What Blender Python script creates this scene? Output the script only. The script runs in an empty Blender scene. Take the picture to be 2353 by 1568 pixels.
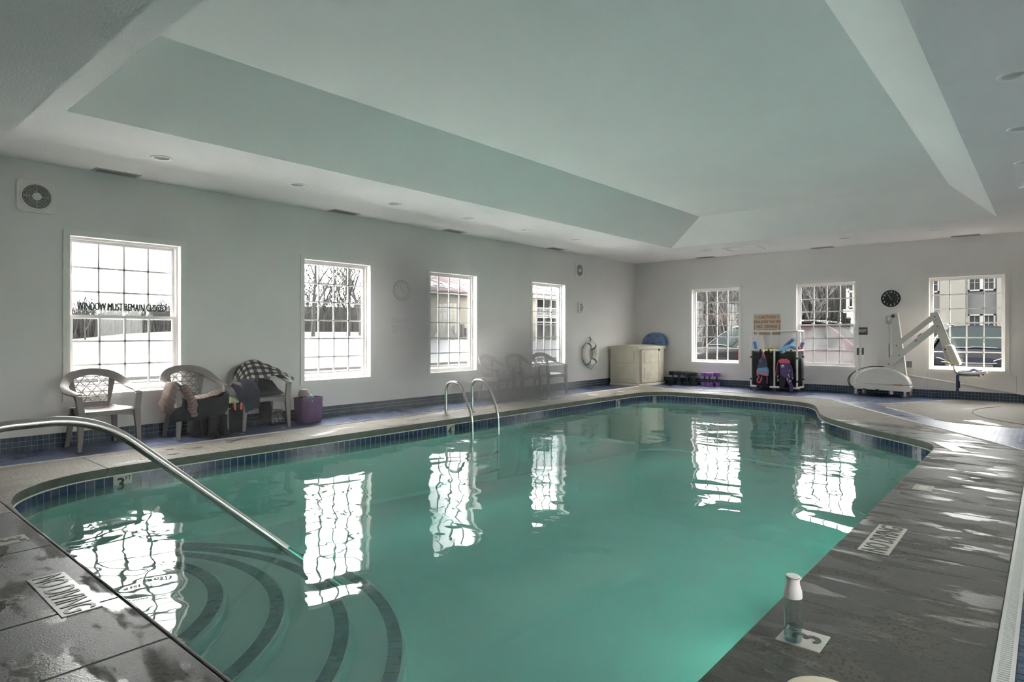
import bpy, bmesh, math, random
from math import sin, cos, pi, radians, sqrt, atan2, hypot
from mathutils import Vector, Matrix, noise as mnoise
from mathutils.geometry import tessellate_polygon

random.seed(7)
scene = bpy.context.scene
COL = scene.collection

# ------------------------------------------------------------------ camera, sky, exposure
THETA = 0.71173                       # heading of the lens, from +X towards +Y
cam_data = bpy.data.cameras.new('camera')
cam = bpy.data.objects.new('camera', cam_data); COL.objects.link(cam)
cam.location = (0, 0, 1.2)
cam.rotation_euler = (pi/2, 0, THETA - pi/2)
cam_data.sensor_width = 36.0
cam_data.lens = 36.0*1431.8/2353.0
cam_data.shift_y = -15.8/2353.0
cam_data.clip_start = 0.05; cam_data.clip_end = 600
scene.camera = cam

SKY = 11.6                              # luminance of the overcast winter sky at the horizon
world = bpy.data.worlds.new('overcast_sky'); scene.world = world
world.use_nodes = True
wn = world.node_tree.nodes; wl = world.node_tree.links
wn.clear()
w_out = wn.new('ShaderNodeOutputWorld'); w_bg = wn.new('ShaderNodeBackground')
w_bg.inputs['Color'].default_value = (1.0, 0.985, 0.965, 1)
w_bg.inputs['Strength'].default_value = SKY
# standard overcast sky: brightens smoothly from the horizon to three times that overhead
w_tc = wn.new('ShaderNodeTexCoord'); w_sep = wn.new('ShaderNodeSeparateXYZ'); wl.new(w_tc.outputs['Generated'], w_sep.inputs[0])
w_mx = wn.new('ShaderNodeMath'); w_mx.operation = 'MAXIMUM'; w_mx.inputs[1].default_value = 0.0; wl.new(w_sep.outputs['Z'], w_mx.inputs[0])
w_ma = wn.new('ShaderNodeMath'); w_ma.operation = 'MULTIPLY_ADD'; w_ma.inputs[1].default_value = 2.0*SKY; w_ma.inputs[2].default_value = SKY
wl.new(w_mx.outputs[0], w_ma.inputs[0]); wl.new(w_ma.outputs[0], w_bg.inputs['Strength'])
wl.new(w_bg.outputs[0], w_out.inputs['Surface'])
world.cycles.sampling_method = 'NONE'   # the room is lit through small openings; sampling the dome directly is wasted

SNOW = 0.052                            # seen snow's colour, darkened to offset the over-bright sky
LAMP_W = 0.0                           # the recessed downlights are off
POOL_W = 65.0                          # each unseen fill lamp added to brighten the water

vs = scene.view_settings
vs.view_transform = 'Standard'; vs.look = 'None'; vs.gamma = 1.0; vs.use_curve_mapping = False
vs.exposure = 0.0
cy = scene.cycles
cy.use_denoising = True
cy.max_bounces = 8; cy.diffuse_bounces = 5; cy.glossy_bounces = 2
cy.transmission_bounces = 4; cy.transparent_max_bounces = 24; cy.volume_bounces = 1
cy.sample_clamp_indirect = 40.0
cy.use_adaptive_sampling = True; cy.adaptive_threshold = 0.03
cy.caustics_reflective = False; cy.caustics_refractive = False
cy.volume_step_rate = 2.5; cy.volume_max_steps = 64

# ------------------------------------------------------------------ measures of the room (metres)
YA = 7.979      # long window wall
XB = 14.072     # far wall
YD = -1.6       # wall behind the drain
XC = -1.6       # wall behind the camera
HC = 2.992      # soffit
HT = 3.36       # tray
HL = 2.592      # dropped ceiling over the entrance end
WATER = -0.165

# ------------------------------------------------------------------ materials
def newmat(name):
    m = bpy.data.materials.new(name); m.use_nodes = True
    nt = m.node_tree; nt.nodes.clear()
    out = nt.nodes.new('ShaderNodeOutputMaterial')
    return m, nt, out

def N(nt, typ, **kw):
    n = nt.nodes.new(typ)
    for k, v in kw.items():
        if k.startswith('i_'):
            key = k[2:]
            key = int(key) if key.isdigit() else key.replace('_', ' ')
            n.inputs[key].default_value = v
        else:
            setattr(n, k, v)
    return n

def L(nt, a, b): nt.links.new(a, b)

def rgba(c): return (c[0], c[1], c[2], 1.0)

def mixc(nt, fac, a, b):
    n = nt.nodes.new('ShaderNodeMix'); n.data_type = 'RGBA'
    for sock, v in ((n.inputs[0], fac), (n.inputs[6], a), (n.inputs[7], b)):
        if hasattr(v, 'is_linked'): L(nt, v, sock)
        elif isinstance(v, (int, float)): sock.default_value = v
        else: sock.default_value = rgba(v)
    return n.outputs[2]

def ramp(nt, src, p0, p1, c0=(0, 0, 0), c1=(1, 1, 1)):
    n = nt.nodes.new('ShaderNodeValToRGB')
    n.color_ramp.elements[0].position = p0; n.color_ramp.elements[0].color = rgba(c0)
    n.color_ramp.elements[1].position = p1; n.color_ramp.elements[1].color = rgba(c1)
    L(nt, src, n.inputs[0]); return n.outputs[0]

def coords(nt, kind='pos', scale=(1, 1, 1), rot=(0, 0, 0)):
    if kind == 'pos': src = N(nt, 'ShaderNodeNewGeometry').outputs['Position']
    else: src = N(nt, 'ShaderNodeTexCoord').outputs[{'obj': 'Object', 'uv': 'UV', 'gen': 'Generated'}[kind]]
    mp = N(nt, 'ShaderNodeMapping'); mp.inputs['Scale'].default_value = scale; mp.inputs['Rotation'].default_value = rot
    L(nt, src, mp.inputs['Vector']); return mp.outputs[0]

def noise_fac(nt, vec, scale, detail=3.0, rough=0.55, dist=0.0):
    n = N(nt, 'ShaderNodeTexNoise'); n.inputs['Scale'].default_value = scale
    n.inputs['Detail'].default_value = detail; n.inputs['Roughness'].default_value = rough
    n.inputs['Distortion'].default_value = dist
    L(nt, vec, n.inputs['Vector']); return n.outputs[0]

def bump(nt, height, strength, dist=0.01):
    b = N(nt, 'ShaderNodeBump'); b.inputs['Strength'].default_value = strength; b.inputs['Distance'].default_value = dist
    L(nt, height, b.inputs['Height']); return b.outputs[0]

MATS = {}
def mat(name, color, rough=0.5, metal=0.0, var=0.0, vscale=6.0, bumps=None, spec=0.5, kind='pos', coat=0.0, trans=None):
    """Principled material with mottled colour (var) and fine relief (bumps = scale, strength)."""
    if name in MATS: return MATS[name]
    m, nt, out = newmat(name)
    p = N(nt, 'ShaderNodeBsdfPrincipled')
    p.inputs['Base Color'].default_value = rgba(color); p.inputs['Roughness'].default_value = rough
    p.inputs['Metallic'].default_value = metal; p.inputs['Specular IOR Level'].default_value = spec
    p.inputs['Coat Weight'].default_value = coat
    vec = coords(nt, kind)
    if var:
        f = noise_fac(nt, vec, vscale, 4.0)
        a = tuple(c*(1-var) for c in color); b = tuple(min(1, c*(1+var)) for c in color)
        L(nt, mixc(nt, ramp(nt, f, 0.3, 0.7), a, b), p.inputs['Base Color'])
    if bumps:
        L(nt, bump(nt, noise_fac(nt, vec, bumps[0], 4.0), bumps[1]), p.inputs['Normal'])
    L(nt, p.outputs[0], out.inputs['Surface'])
    MATS[name] = m
    return m

def glass_mat(name, tint=(1, 1, 1), refl=0.06, rough=0.0):
    """Thin clear sheet: mostly see-through, a little mirror at a slant."""
    m, nt, out = newmat(name)
    t = N(nt, 'ShaderNodeBsdfTransparent'); t.inputs[0].default_value = rgba(tint)
    g = N(nt, 'ShaderNodeBsdfGlossy'); g.inputs['Roughness'].default_value = rough
    lw = N(nt, 'ShaderNodeLayerWeight'); lw.inputs['Blend'].default_value = 0.12
    mu = N(nt, 'ShaderNodeMath', operation='MULTIPLY'); mu.inputs[1].default_value = refl*4
    ad = N(nt, 'ShaderNodeMath', operation='ADD'); ad.inputs[1].default_value = refl*0.4
    L(nt, lw.outputs['Facing'], mu.inputs[0]); L(nt, mu.outputs[0], ad.inputs[0])
    mx = N(nt, 'ShaderNodeMixShader')
    L(nt, ad.outputs[0], mx.inputs[0]); L(nt, t.outputs[0], mx.inputs[1]); L(nt, g.outputs[0], mx.inputs[2])
    L(nt, mx.outputs[0], out.inputs['Surface'])
    MATS[name] = m
    return m

WALLC = (0.775, 0.745, 0.72)
M_wall = mat('painted_wall', WALLC, 0.75, var=0.035, vscale=1.3, bumps=(90, 0.08))
M_ceil = mat('stippled_ceiling', (0.885, 0.85, 0.84), 0.9, var=0.03, vscale=1.0, bumps=(75, 0.55))
M_tray = mat('smooth_tray_ceiling', (0.89, 0.88, 0.86), 0.9, var=0.025, vscale=0.8, bumps=(80, 0.22))
M_trim = mat('window_casing_paint', (0.80, 0.78, 0.73), 0.45, var=0.02)
M_vinyl = mat('white_vinyl', (0.80, 0.77, 0.75), 0.35)
M_steel = mat('brushed_steel', (0.62, 0.58, 0.55), 0.24, metal=1.0, bumps=(160, 0.02))
M_white = mat('white_plastic', (0.74, 0.74, 0.71), 0.4)
M_black = mat('black_rubber', (0.018, 0.018, 0.02), 0.55)
M_dark = mat('dark_grey', (0.06, 0.065, 0.065), 0.5)
M_grout = mat('pale_grout', (0.50, 0.52, 0.46), 0.8, var=0.1, vscale=20)
M_pane = glass_mat('window_glass', (0.99, 1.0, 0.995), 0.05)
M_pane_wet = glass_mat('window_glass_fogged', (0.80, 0.81, 0.82), 0.06)
_nt = M_pane_wet.node_tree; _out = [n for n in _nt.nodes if n.bl_idname == 'ShaderNodeOutputMaterial'][0]; _src = _out.inputs['Surface'].links[0].from_socket
_tr = N(_nt, 'ShaderNodeBsdfTranslucent'); _tr.inputs[0].default_value = (0.16, 0.155, 0.155, 1); _ms = N(_nt, 'ShaderNodeMixShader')   # condensation
L(_nt, ramp(_nt, noise_fac(_nt, coords(_nt, 'pos', (1, 1, 1)), 3.0, 4), 0.3, 0.75, (0.08, 0.08, 0.08), (0.42, 0.42, 0.42)), _ms.inputs[0])
L(_nt, _src, _ms.inputs[1]); L(_nt, _tr.outputs[0], _ms.inputs[2]); L(_nt, _ms.outputs[0], _out.inputs['Surface'])

def tile_mat(name, c1, c2, cell, rough=0.12):
    m, nt, out = newmat(name)
    p = N(nt, 'ShaderNodeBsdfPrincipled'); p.inputs['Roughness'].default_value = rough
    vec = coords(nt, 'pos', (1/cell, 1/cell, 1/cell))
    wnz = N(nt, 'ShaderNodeTexWhiteNoise'); wnz.noise_dimensions = '3D'
    fl = N(nt, 'ShaderNodeVectorMath', operation='FLOOR'); L(nt, vec, fl.inputs[0]); L(nt, fl.outputs[0], wnz.inputs['Vector'])
    cl = noise_fac(nt, coords(nt, 'pos'), 14, 3)
    a = mixc(nt, wnz.outputs['Value'], c1, c2)
    b = mixc(nt, ramp(nt, cl, 0.35, 0.75), a, tuple(x*1.25+0.01 for x in c2))
    L(nt, b, p.inputs['Base Color']); L(nt, p.outputs[0], out.inputs['Surface'])
    MATS[name] = m
    return m
M_wtile = tile_mat('navy_glazed_tile', (0.012, 0.020, 0.052), (0.026, 0.038, 0.088), 0.0735, 0.15)
M_btile = tile_mat('blue_cove_tile', (0.012, 0.030, 0.055), (0.030, 0.060, 0.095), 0.0505, 0.25)

def mosaic_mat():
    """Floor mosaic: 5 cm blue tiles, recessed joints, wet here and there."""
    m, nt, out = newmat('blue_floor_mosaic')
    p = N(nt, 'ShaderNodeBsdfPrincipled')
    vec = coords(nt, 'pos', (1/0.0505, 1/0.0505, 0.0001))
    fr = N(nt, 'ShaderNodeVectorMath', operation='FRACTION'); L(nt, vec, fr.inputs[0])
    sep = N(nt, 'ShaderNodeSeparateXYZ'); L(nt, fr.outputs[0], sep.inputs[0])
    def edge(s):
        a = N(nt, 'ShaderNodeMath', operation='SUBTRACT'); a.inputs[1].default_value = 0.5; L(nt, s, a.inputs[0])
        b = N(nt, 'ShaderNodeMath', operation='ABSOLUTE'); L(nt, a.outputs[0], b.inputs[0]); return b.outputs[0]
    mxn = N(nt, 'ShaderNodeMath', operation='MAXIMUM'); L(nt, edge(sep.outputs[0]), mxn.inputs[0]); L(nt, edge(sep.outputs[1]), mxn.inputs[1])
    joint = ramp(nt, mxn.outputs[0], 0.445, 0.475)
    fl = N(nt, 'ShaderNodeVectorMath', operation='FLOOR'); L(nt, vec, fl.inputs[0])
    wnz = N(nt, 'ShaderNodeTexWhiteNoise'); L(nt, fl.outputs[0], wnz.inputs['Vector'])
    base = mixc(nt, wnz.outputs['Value'], (0.026, 0.042, 0.11), (0.050, 0.074, 0.17))
    wear = noise_fac(nt, coords(nt, 'pos'), 2.3, 4)
    base = mixc(nt, ramp(nt, wear, 0.40, 0.70), base, (0.060, 0.090, 0.19))
    col = mixc(nt, joint, base, (0.22, 0.22, 0.23))
    L(nt, col, p.inputs['Base Color'])
    wet = noise_fac(nt, coords(nt, 'pos', (1, 1, 1)), 1.7, 3)
    rr = ramp(nt, wet, 0.35, 0.65, (0.24, 0.24, 0.24), (0.42, 0.42, 0.42)); L(nt, rr, p.inputs['Roughness'])
    inv = N(nt, 'ShaderNodeMath', operation='SUBTRACT'); inv.inputs[0].default_value = 1; L(nt, joint, inv.inputs[1])
    L(nt, bump(nt, inv.outputs[0], 0.5, 0.002), p.inputs['Normal'])
    L(nt, p.outputs[0], out.inputs['Surface'])
    return m
M_mosaic = mosaic_mat()

def concrete_mat(name, dry, damp, wetness, puddle, stretch, gloss_bump):
    """Broom-finished deck concrete; damp stains darken it, standing water lies on it in streaks."""
    m, nt, out = newmat(name)
    p = N(nt, 'ShaderNodeBsdfPrincipled')
    pos = coords(nt, 'pos'); st = coords(nt, 'pos', stretch)
    mottle = noise_fac(nt, pos, 5.0, 6, 0.6)
    c = mixc(nt, ramp(nt, mottle, 0.32, 0.70), tuple(x*0.80 for x in dry), tuple(x*1.12 for x in dry))
    broom = noise_fac(nt, coords(nt, 'pos', (40, 4, 1)), 1.0, 3)
    c = mixc(nt, ramp(nt, broom, 0.25, 0.85), c, tuple(x*0.86 for x in dry))
    dampf = ramp(nt, noise_fac(nt, st, 1.0, 6, 0.6, 0.6), wetness, wetness+0.07)
    c2 = mixc(nt, ramp(nt, mottle, 0.3, 0.72), tuple(x*0.7 for x in damp), tuple(x*1.35 for x in damp))
    c = mixc(nt, dampf, c, c2)
    speck = noise_fac(nt, pos, 55, 5, 0.7)
    c = mixc(nt, ramp(nt, speck, 0.36, 0.50, (1, 1, 1), (0, 0, 0)), c, tuple(x*0.45 for x in damp))
    c = mixc(nt, ramp(nt, speck, 0.56, 0.74, (0, 0, 0), (0.55, 0.55, 0.55)), c, tuple(x*1.5 for x in damp))
    pit = N(nt, 'ShaderNodeTexVoronoi'); pit.inputs['Scale'].default_value = 16; L(nt, pos, pit.inputs['Vector'])
    pits = ramp(nt, pit.outputs['Distance'], 0.05, 0.09, (1, 1, 1), (0, 0, 0))
    pm = N(nt, 'ShaderNodeMath', operation='MULTIPLY'); L(nt, pits, pm.inputs[0]); pm.inputs[1].default_value = 0.6
    c = mixc(nt, pm.outputs[0], c, tuple(x*0.35 for x in damp))
    L(nt, c, p.inputs['Base Color'])
    pud = ramp(nt, noise_fac(nt, coords(nt, 'pos', tuple(s*1.15 for s in stretch)), 1.0, 5, 0.55, 0.4), puddle, puddle+0.05)
    dr = mixc(nt, dampf, (0.75, 0.75, 0.75), (0.42, 0.42, 0.42))
    rr = mixc(nt, pud, dr, (0.09, 0.09, 0.09))
    L(nt, rr, p.inputs['Roughness'])
    grain = noise_fac(nt, pos, 130, 4, 0.6)
    bs = N(nt, 'ShaderNodeMath', operation='MULTIPLY_ADD'); L(nt, pud, bs.inputs[0]); bs.inputs[1].default_value = gloss_bump-0.45; bs.inputs[2].default_value = 0.45
    b = N(nt, 'ShaderNodeBump'); b.inputs['Distance'].default_value = 0.004
    L(nt, bs.outputs[0], b.inputs['Strength']); L(nt, grain, b.inputs['Height'])
    L(nt, b.outputs[0], p.inputs['Normal'])
    p.inputs['Specular IOR Level'].default_value = 0.5
    L(nt, p.outputs[0], out.inputs['Surface'])
    return m
M_deck_dry = concrete_mat('deck_concrete_drying', (0.34, 0.305, 0.265), (0.155, 0.135, 0.105), 0.535, 0.60, (0.9, 2.6, 1), 0.10)
M_deck_wet = concrete_mat('deck_concrete_wet', (0.088, 0.086, 0.070), (0.038, 0.040, 0.032), 0.42, 0.545, (4.6, 1.5, 1), 0.22)
M_apron = concrete_mat('apron_concrete', (0.235, 0.205, 0.165), (0.17, 0.145, 0.115), 0.60, 0.68, (1.2, 2.2, 1), 0.2)

# ------------------------------------------------------------------ mesh helpers
class MB:
    def __init__(s): s.v = []; s.f = []; s.uv = None
    def add(s, vs_, fs_, M=None):
        o = len(s.v)
        s.v += [tuple(M @ Vector(p)) for p in vs_] if M is not None else [tuple(p) for p in vs_]
        s.f += [tuple(i+o for i in f) for f in fs_]
        return s
    def box(s, x0, x1, y0, y1, z0, z1, M=None):
        return s.add([(x0,y0,z0),(x1,y0,z0),(x1,y1,z0),(x0,y1,z0),(x0,y0,z1),(x1,y0,z1),(x1,y1,z1),(x0,y1,z1)],
                     [(0,3,2,1),(4,5,6,7),(0,1,5,4),(1,2,6,5),(2,3,7,6),(3,0,4,7)], M)
    def prism(s, poly, a, b, axis='z'):
        n = len(poly)
        def P(p, t): return {'z': (p[0], p[1], t), 'y': (p[0], t, p[1]), 'x': (t, p[0], p[1])}[axis]
        vs_ = [P(p, a) for p in poly] + [P(p, b) for p in poly]
        fs_ = [tuple(range(n-1, -1, -1)), tuple(range(n, 2*n))] + [(i, (i+1) % n, n+(i+1) % n, n+i) for i in range(n)]
        return s.add(vs_, fs_)
    def tube(s, path, r, n=10, closed=False, caps=True, flat=None):
        """Round (or flattened) bar along a path; r may be a list."""
        P = [Vector(p) for p in path]; m = len(P)
        rs = r if isinstance(r, (list, tuple)) else [r]*m
        T = []
        for i in range(m):
            a = P[(i-1) % m] if closed else P[max(0, i-1)]; b = P[(i+1) % m] if closed else P[min(m-1, i+1)]
            d = (b-a); T.append(d.normalized() if d.length > 1e-9 else Vector((0, 0, 1)))
        up = Vector((0, 0, 1)) if abs(T[0].z) < 0.9 else Vector((1, 0, 0))
        nrm = T[0].cross(up).normalized()
        o = len(s.v)
        for i in range(m):
            nrm = (nrm - T[i]*nrm.dot(T[i]))
            nrm = nrm.normalized() if nrm.length > 1e-6 else T[i].orthogonal().normalized()
            bi = T[i].cross(nrm)
            for k in range(n):
                a = 2*pi*k/n
                q = P[i] + nrm*(cos(a)*rs[i]*(flat or 1)) + bi*(sin(a)*rs[i])
                s.v.append(tuple(q))
        last = m if closed else m-1
        for i in range(last):
            for k in range(n):
                a0 = o+i*n+k; a1 = o+i*n+(k+1) % n; b0 = o+((i+1) % m)*n+k; b1 = o+((i+1) % m)*n+(k+1) % n
                s.f.append((a0, a1, b1, b0))
        if caps and not closed:
            s.f.append(tuple(o+k for k in range(n-1, -1, -1))); s.f.append(tuple(o+(m-1)*n+k for k in range(n)))
        return s
    def lathe(s, prof, n=24, M=None, sx=1.0, sy=1.0, power=2.0, close=True):
        """Turned profile [(r, z)], with squarish option."""
        vs_ = []
        for r, z in prof:
            for k in range(n):
                a = 2*pi*k/n
                ca, sa = cos(a), sin(a)
                q = (abs(ca)**power + abs(sa)**power)**(-1.0/power) if power != 2.0 else 1.0
                vs_.append((r*ca*q*sx, r*sa*q*sy, z))
        fs_ = []
        for i in range(len(prof)-1):
            for k in range(n):
                fs_.append((i*n+k, i*n+(k+1) % n, (i+1)*n+(k+1) % n, (i+1)*n+k))
        if close:
            if prof[0][0] > 1e-6: fs_.append(tuple(range(n-1, -1, -1)))
            if prof[-1][0] > 1e-6: fs_.append(tuple((len(prof)-1)*n+k for k in range(n)))
        return s.add(vs_, fs_, M)
    def disc(s, c, r, n=24, M=None):
        return s.add([(c[0]+r*cos(2*pi*k/n), c[1]+r*sin(2*pi*k/n), c[2]) for k in range(n)], [tuple(range(n))], M)
    def grid(s, fn, nu, nv, thick=0.0, uv=True):
        """Surface fn(u, v) on the unit square, optionally with thickness."""
        pts = [[Vector(fn(i/nu, j/nv)) for j in range(nv+1)] for i in range(nu+1)]
        o = len(s.v)
        if s.uv is None: s.uv = {}
        def put(off):
            base = len(s.v)
            for i in range(nu+1):
                for j in range(nv+1):
                    p = pts[i][j]
                    if off:
                        du = pts[min(nu, i+1)][j]-pts[max(0, i-1)][j]; dv = pts[i][min(nv, j+1)]-pts[i][max(0, j-1)]
                        nn = du.cross(dv); nn = nn.normalized() if nn.length > 1e-9 else Vector((0, 0, 1))
                        p = p-nn*off
                    s.uv[len(s.v)] = (i/nu, j/nv); s.v.append(tuple(p))
            return base
        a = put(0)
        for i in range(nu):
            for j in range(nv):
                q = a+i*(nv+1)+j
                s.f.append((q, q+nv+1, q+nv+2, q+1))
        if thick:
            b = put(thick)
            for i in range(nu):
                for j in range(nv):
                    q = b+i*(nv+1)+j
                    s.f.append((q+1, q+nv+2, q+nv+1, q))
            def rim(seq):
                for k in range(len(seq)-1):
                    s.f.append((a+seq[k+1], a+seq[k], b+seq[k], b+seq[k+1]))
            rim([i*(nv+1) for i in range(nu+1)]); rim([i*(nv+1)+nv for i in range(nu, -1, -1)])
            rim([j for j in range(nv, -1, -1)]); rim([nu*(nv+1)+j for j in range(nv+1)])
        return s
    def mesh(s, name):
        me = bpy.data.meshes.new(name); me.from_pydata(s.v, [], s.f); me.update()
        if s.uv:
            lay = me.uv_layers.new(name='UVMap')
            for lp in me.loops: lay.data[lp.index].uv = s.uv.get(lp.vertex_index, (0, 0))
        return me
    def build(s, name, m, parent=None, smooth=False, bevel=0.0, loc=None, angle=40):
        me = s.mesh(name)
        if smooth is True:
            me.shade_smooth() if hasattr(me, 'shade_smooth') else None
            if angle: me.set_sharp_from_angle(angle=radians(angle))
        return place(me, name, m, parent, loc, bevel)

def place(me, name, m, parent=None, loc=None, bevel=0.0, rot=None):
    o = bpy.data.objects.new(name, me); COL.objects.link(o)
    if m is not None and not me.materials: me.materials.append(m)
    if parent is not None: o.parent = parent
    if loc is not None: o.location = loc
    if rot is not None: o.rotation_euler = rot
    if bevel:
        b = o.modifiers.new('bevel', 'BEVEL'); b.width = bevel; b.segments = 2; b.limit_method = 'ANGLE'; b.angle_limit = radians(35)
    return o

def tag(o, label=None, cat=None, group=None, kind=None):
    if label: o['label'] = label
    if cat: o['category'] = cat
    if group: o['group'] = group
    if kind: o['kind'] = kind
    return o

def thing(name, label, cat, loc=(0, 0, 0), rotz=0.0, group=None, kind=None):
    o = bpy.data.objects.new(name, None); COL.objects.link(o)
    o.location = loc; o.rotation_euler = (0, 0, rotz); o.empty_display_size = 0.1
    return tag(o, label, cat, group, kind)

def dup(root, loc, rotz, label=None):
    r = root.copy(); COL.objects.link(r); r.location = loc; r.rotation_euler = (0, 0, rotz)
    if label: r['label'] = label
    for ch in list(root.children):
        c = ch.copy(); COL.objects.link(c); c.parent = r
        for g in list(ch.children):
            d = g.copy(); COL.objects.link(d); d.parent = c
    return r

def catmull(P, per=8, closed=False):
    P = [Vector(p) for p in P]; n = len(P); out = []
    rng = n if closed else n-1
    for i in range(rng):
        p1, p2 = P[i], P[(i+1) % n]
        p0 = P[(i-1) % n] if closed or i > 0 else p1*2-p2
        p3 = P[(i+2) % n] if closed or i+2 < n else p2*2-p1
        for k in range(per):
            t = k/per
            out.append(0.5*((2*p1)+(p2-p0)*t+(2*p0-5*p1+4*p2-p3)*t*t+(3*p1-p0-3*p2+p3)*t*t*t))
    if not closed: out.append(P[-1].copy())
    return out

def text_mesh(body, height, sx=1.0, weight=0.0, depth=0.0006, align='CENTER', spacing=1.0):
    """Lettering as a mesh in the XY plane, centred, capital height = height."""
    cu = bpy.data.curves.new('lettering', 'FONT'); cu.body = body; cu.align_x = align; cu.align_y = 'CENTER'
    cu.size = height/0.70; cu.extrude = depth; cu.space_character = spacing; cu.resolution_u = 3
    o = bpy.data.objects.new('lettering', cu); COL.objects.link(o)
    bpy.context.view_layer.update()
    me = bpy.data.meshes.new_from_object(o.evaluated_get(bpy.context.evaluated_depsgraph_get()))
    bpy.data.objects.remove(o); bpy.data.curves.remove(cu)
    me.materials.clear()
    me.transform(Matrix.Diagonal((sx, 1, 1, 1)))
    ys = [v.co.y for v in me.vertices]
    if ys: me.transform(Matrix.Translation((0, -(min(ys)+max(ys))/2, 0)))
    if weight:                                               # heavier strokes: overlapping shifted copies
        bm = bmesh.new(); w = weight*height
        for kk, (dx, dy) in enumerate(((0, 0), (w, 0), (-w, 0), (0, w*0.7), (0, -w*0.7))):
            c = me.copy(); c.transform(Matrix.Translation((dx, dy, kk*0.0004))); bm.from_mesh(c); bpy.data.meshes.remove(c)
        bm.to_mesh(me); bm.free()
    return me

def lettering(body, height, m, parent, loc, rot, sx=1.0, weight=0.0, align='CENTER', name='lettering'):
    me = text_mesh(body, height, sx, weight, align=align)
    return place(me, name, m, parent, loc, 0, rot)
# ------------------------------------------------------------------ walls
WMAP = {'A': lambda u, d, z: (u, YA+d, z), 'B': lambda u, d, z: (XB+d, u, z),
        'D': lambda u, d, z: (u, YD-d, z), 'C': lambda u, d, z: (XC-d, u, z)}
def ubox(mb, w, u0, u1, d0, d1, z0, z1):
    a = WMAP[w](u0, d0, z0); b = WMAP[w](u1, d1, z1)
    return mb.box(min(a[0], b[0]), max(a[0], b[0]), min(a[1], b[1]), max(a[1], b[1]), z0, z1)

WIN_W, WIN_Z0, WIN_Z1 = 1.15, 0.528, 2.275
WIN = {'A': [2.53, 5.315, 7.68, 10.44], 'B': [5.90, 3.535, 1.16], 'D': [2.0, 5.5, 9.0], 'C': []}  # D: unseen windows added to lighten the walls and water
WALL_T = 0.22
def wall(name, w, u0, u1):
    mb = MB(); us = sorted(WIN[w]); cur = u0; z0, z1 = -0.30, HT+0.3
    for c in us:
        a, b = c-WIN_W/2, c+WIN_W/2
        ubox(mb, w, cur, a, 0, WALL_T, z0, z1)
        ubox(mb, w, a, b, 0, WALL_T, z0, WIN_Z0); ubox(mb, w, a, b, 0, WALL_T, WIN_Z1, z1)
        cur = b
    ubox(mb, w, cur, u1, 0, WALL_T, z0, z1)
    return tag(mb.build(name, M_wall), kind='structure')
wall_left = wall('wall_left', 'A', XC-WALL_T, XB+WALL_T)
wall_back = wall('wall_back', 'B', YD-WALL_T, YA)
wall_right = wall('wall_right', 'D', XC-WALL_T, XB)
wall_front = wall('wall_front', 'C', YD, YA)
# board seams of the far wall below the window
for i, u in enumerate((0.44, 1.75)):
    mb = MB(); ubox(mb, 'B', u-0.002, u+0.002, -0.0015, 0.001, 0.16, 0.47)
    mb.build('panel_seam', mat('seam_shadow', (0.30, 0.31, 0.29), 0.8), wall_back)

# ------------------------------------------------------------------ ceiling with downlight openings
CAN_R = 0.075
def hole_cell(mb, cx_, cy_, h, r, z, n=24):
    vs_ = []
    for k in range(n):
        a = 2*pi*(k+0.5)/n; q = h/max(abs(cos(a)), abs(sin(a)))
        vs_.append((cx_+q*cos(a), cy_+q*sin(a), z)); 
    for k in range(n):
        a = 2*pi*(k+0.5)/n; vs_.append((cx_+r*cos(a), cy_+r*sin(a), z))
    fs_ = [(k, n+k, n+(k+1) % n, (k+1) % n) for k in range(n)]
    mb.add(vs_, fs_)
    for sx, sy in ((1, 1), (-1, 1), (-1, -1), (1, -1)):   # the corners of the square
        best = sorted(range(n), key=lambda k: hypot(vs_[k][0]-cx_-sx*h, vs_[k][1]-cy_-sy*h))[:2]
        mb.add([vs_[best[0]], vs_[best[1]], (cx_+sx*h, cy_+sy*h, z)], [(0, 1, 2)])
def rect(mb, x0, x1, y0, y1, z):
    mb.add([(x0, y0, z), (x0, y1, z), (x1, y1, z), (x1, y0, z)], [(0, 1, 2, 3)])
def zone(mb, x0, x1, y0, y1, z, cans, along):
    h = 0.15
    if along == 'x':
        c = cans[0][1]; rect(mb, x0, x1, y0, c-h, z); rect(mb, x0, x1, c+h, y1, z); cur = x0
        for p in sorted(cans):
            rect(mb, cur, p[0]-h, c-h, c+h, z); hole_cell(mb, p[0], c, h, CAN_R, z); cur = p[0]+h
        rect(mb, cur, x1, c-h, c+h, z)
    else:
        c = cans[0][0]; rect(mb, x0, c-h, y0, y1, z); rect(mb, c+h, x1, y0, y1, z); cur = y0
        for p in sorted(cans, key=lambda q: q[1]):
            rect(mb, c-h, c+h, cur, p[1]-h, z); hole_cell(mb, c, p[1], h, CAN_R, z); cur = p[1]+h
        rect(mb, c-h, c+h, cur, y1, z)
CANS_A = [(x, 6.833) for x in (2.47, 3.976, 5.432, 6.863, 8.272, 9.725, 11.205)]
CANS_B = [(12.86, y) for y in (5.566, 4.222, 2.893, 1.497)]
CANS_D = [(x, 0.185) for x in (2.63, 4.08, 5.537, 6.994, 8.40, 9.85)]
TX0, TX1, TY0, TY1 = 1.45, 12.02, 0.607, 5.975          # foot of the tray
UX0, UX1, UY0, UY1 = 1.50, 10.93, 1.10, 4.87            # its flat top
LX = 0.995
mb = MB()
zone(mb, LX, XB+0.1, TY1, YA+0.1, HC, CANS_A, 'x')
zone(mb, TX1, XB+0.1, YD-0.1, TY1, HC, CANS_B, 'y')
zone(mb, LX, TX1, YD-0.1, TY0, HC, CANS_D, 'x')
rect(mb, LX, TX0, TY0, TY1, HC)
ceiling = tag(mb.build('ceiling', M_ceil), kind='structure')
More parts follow.
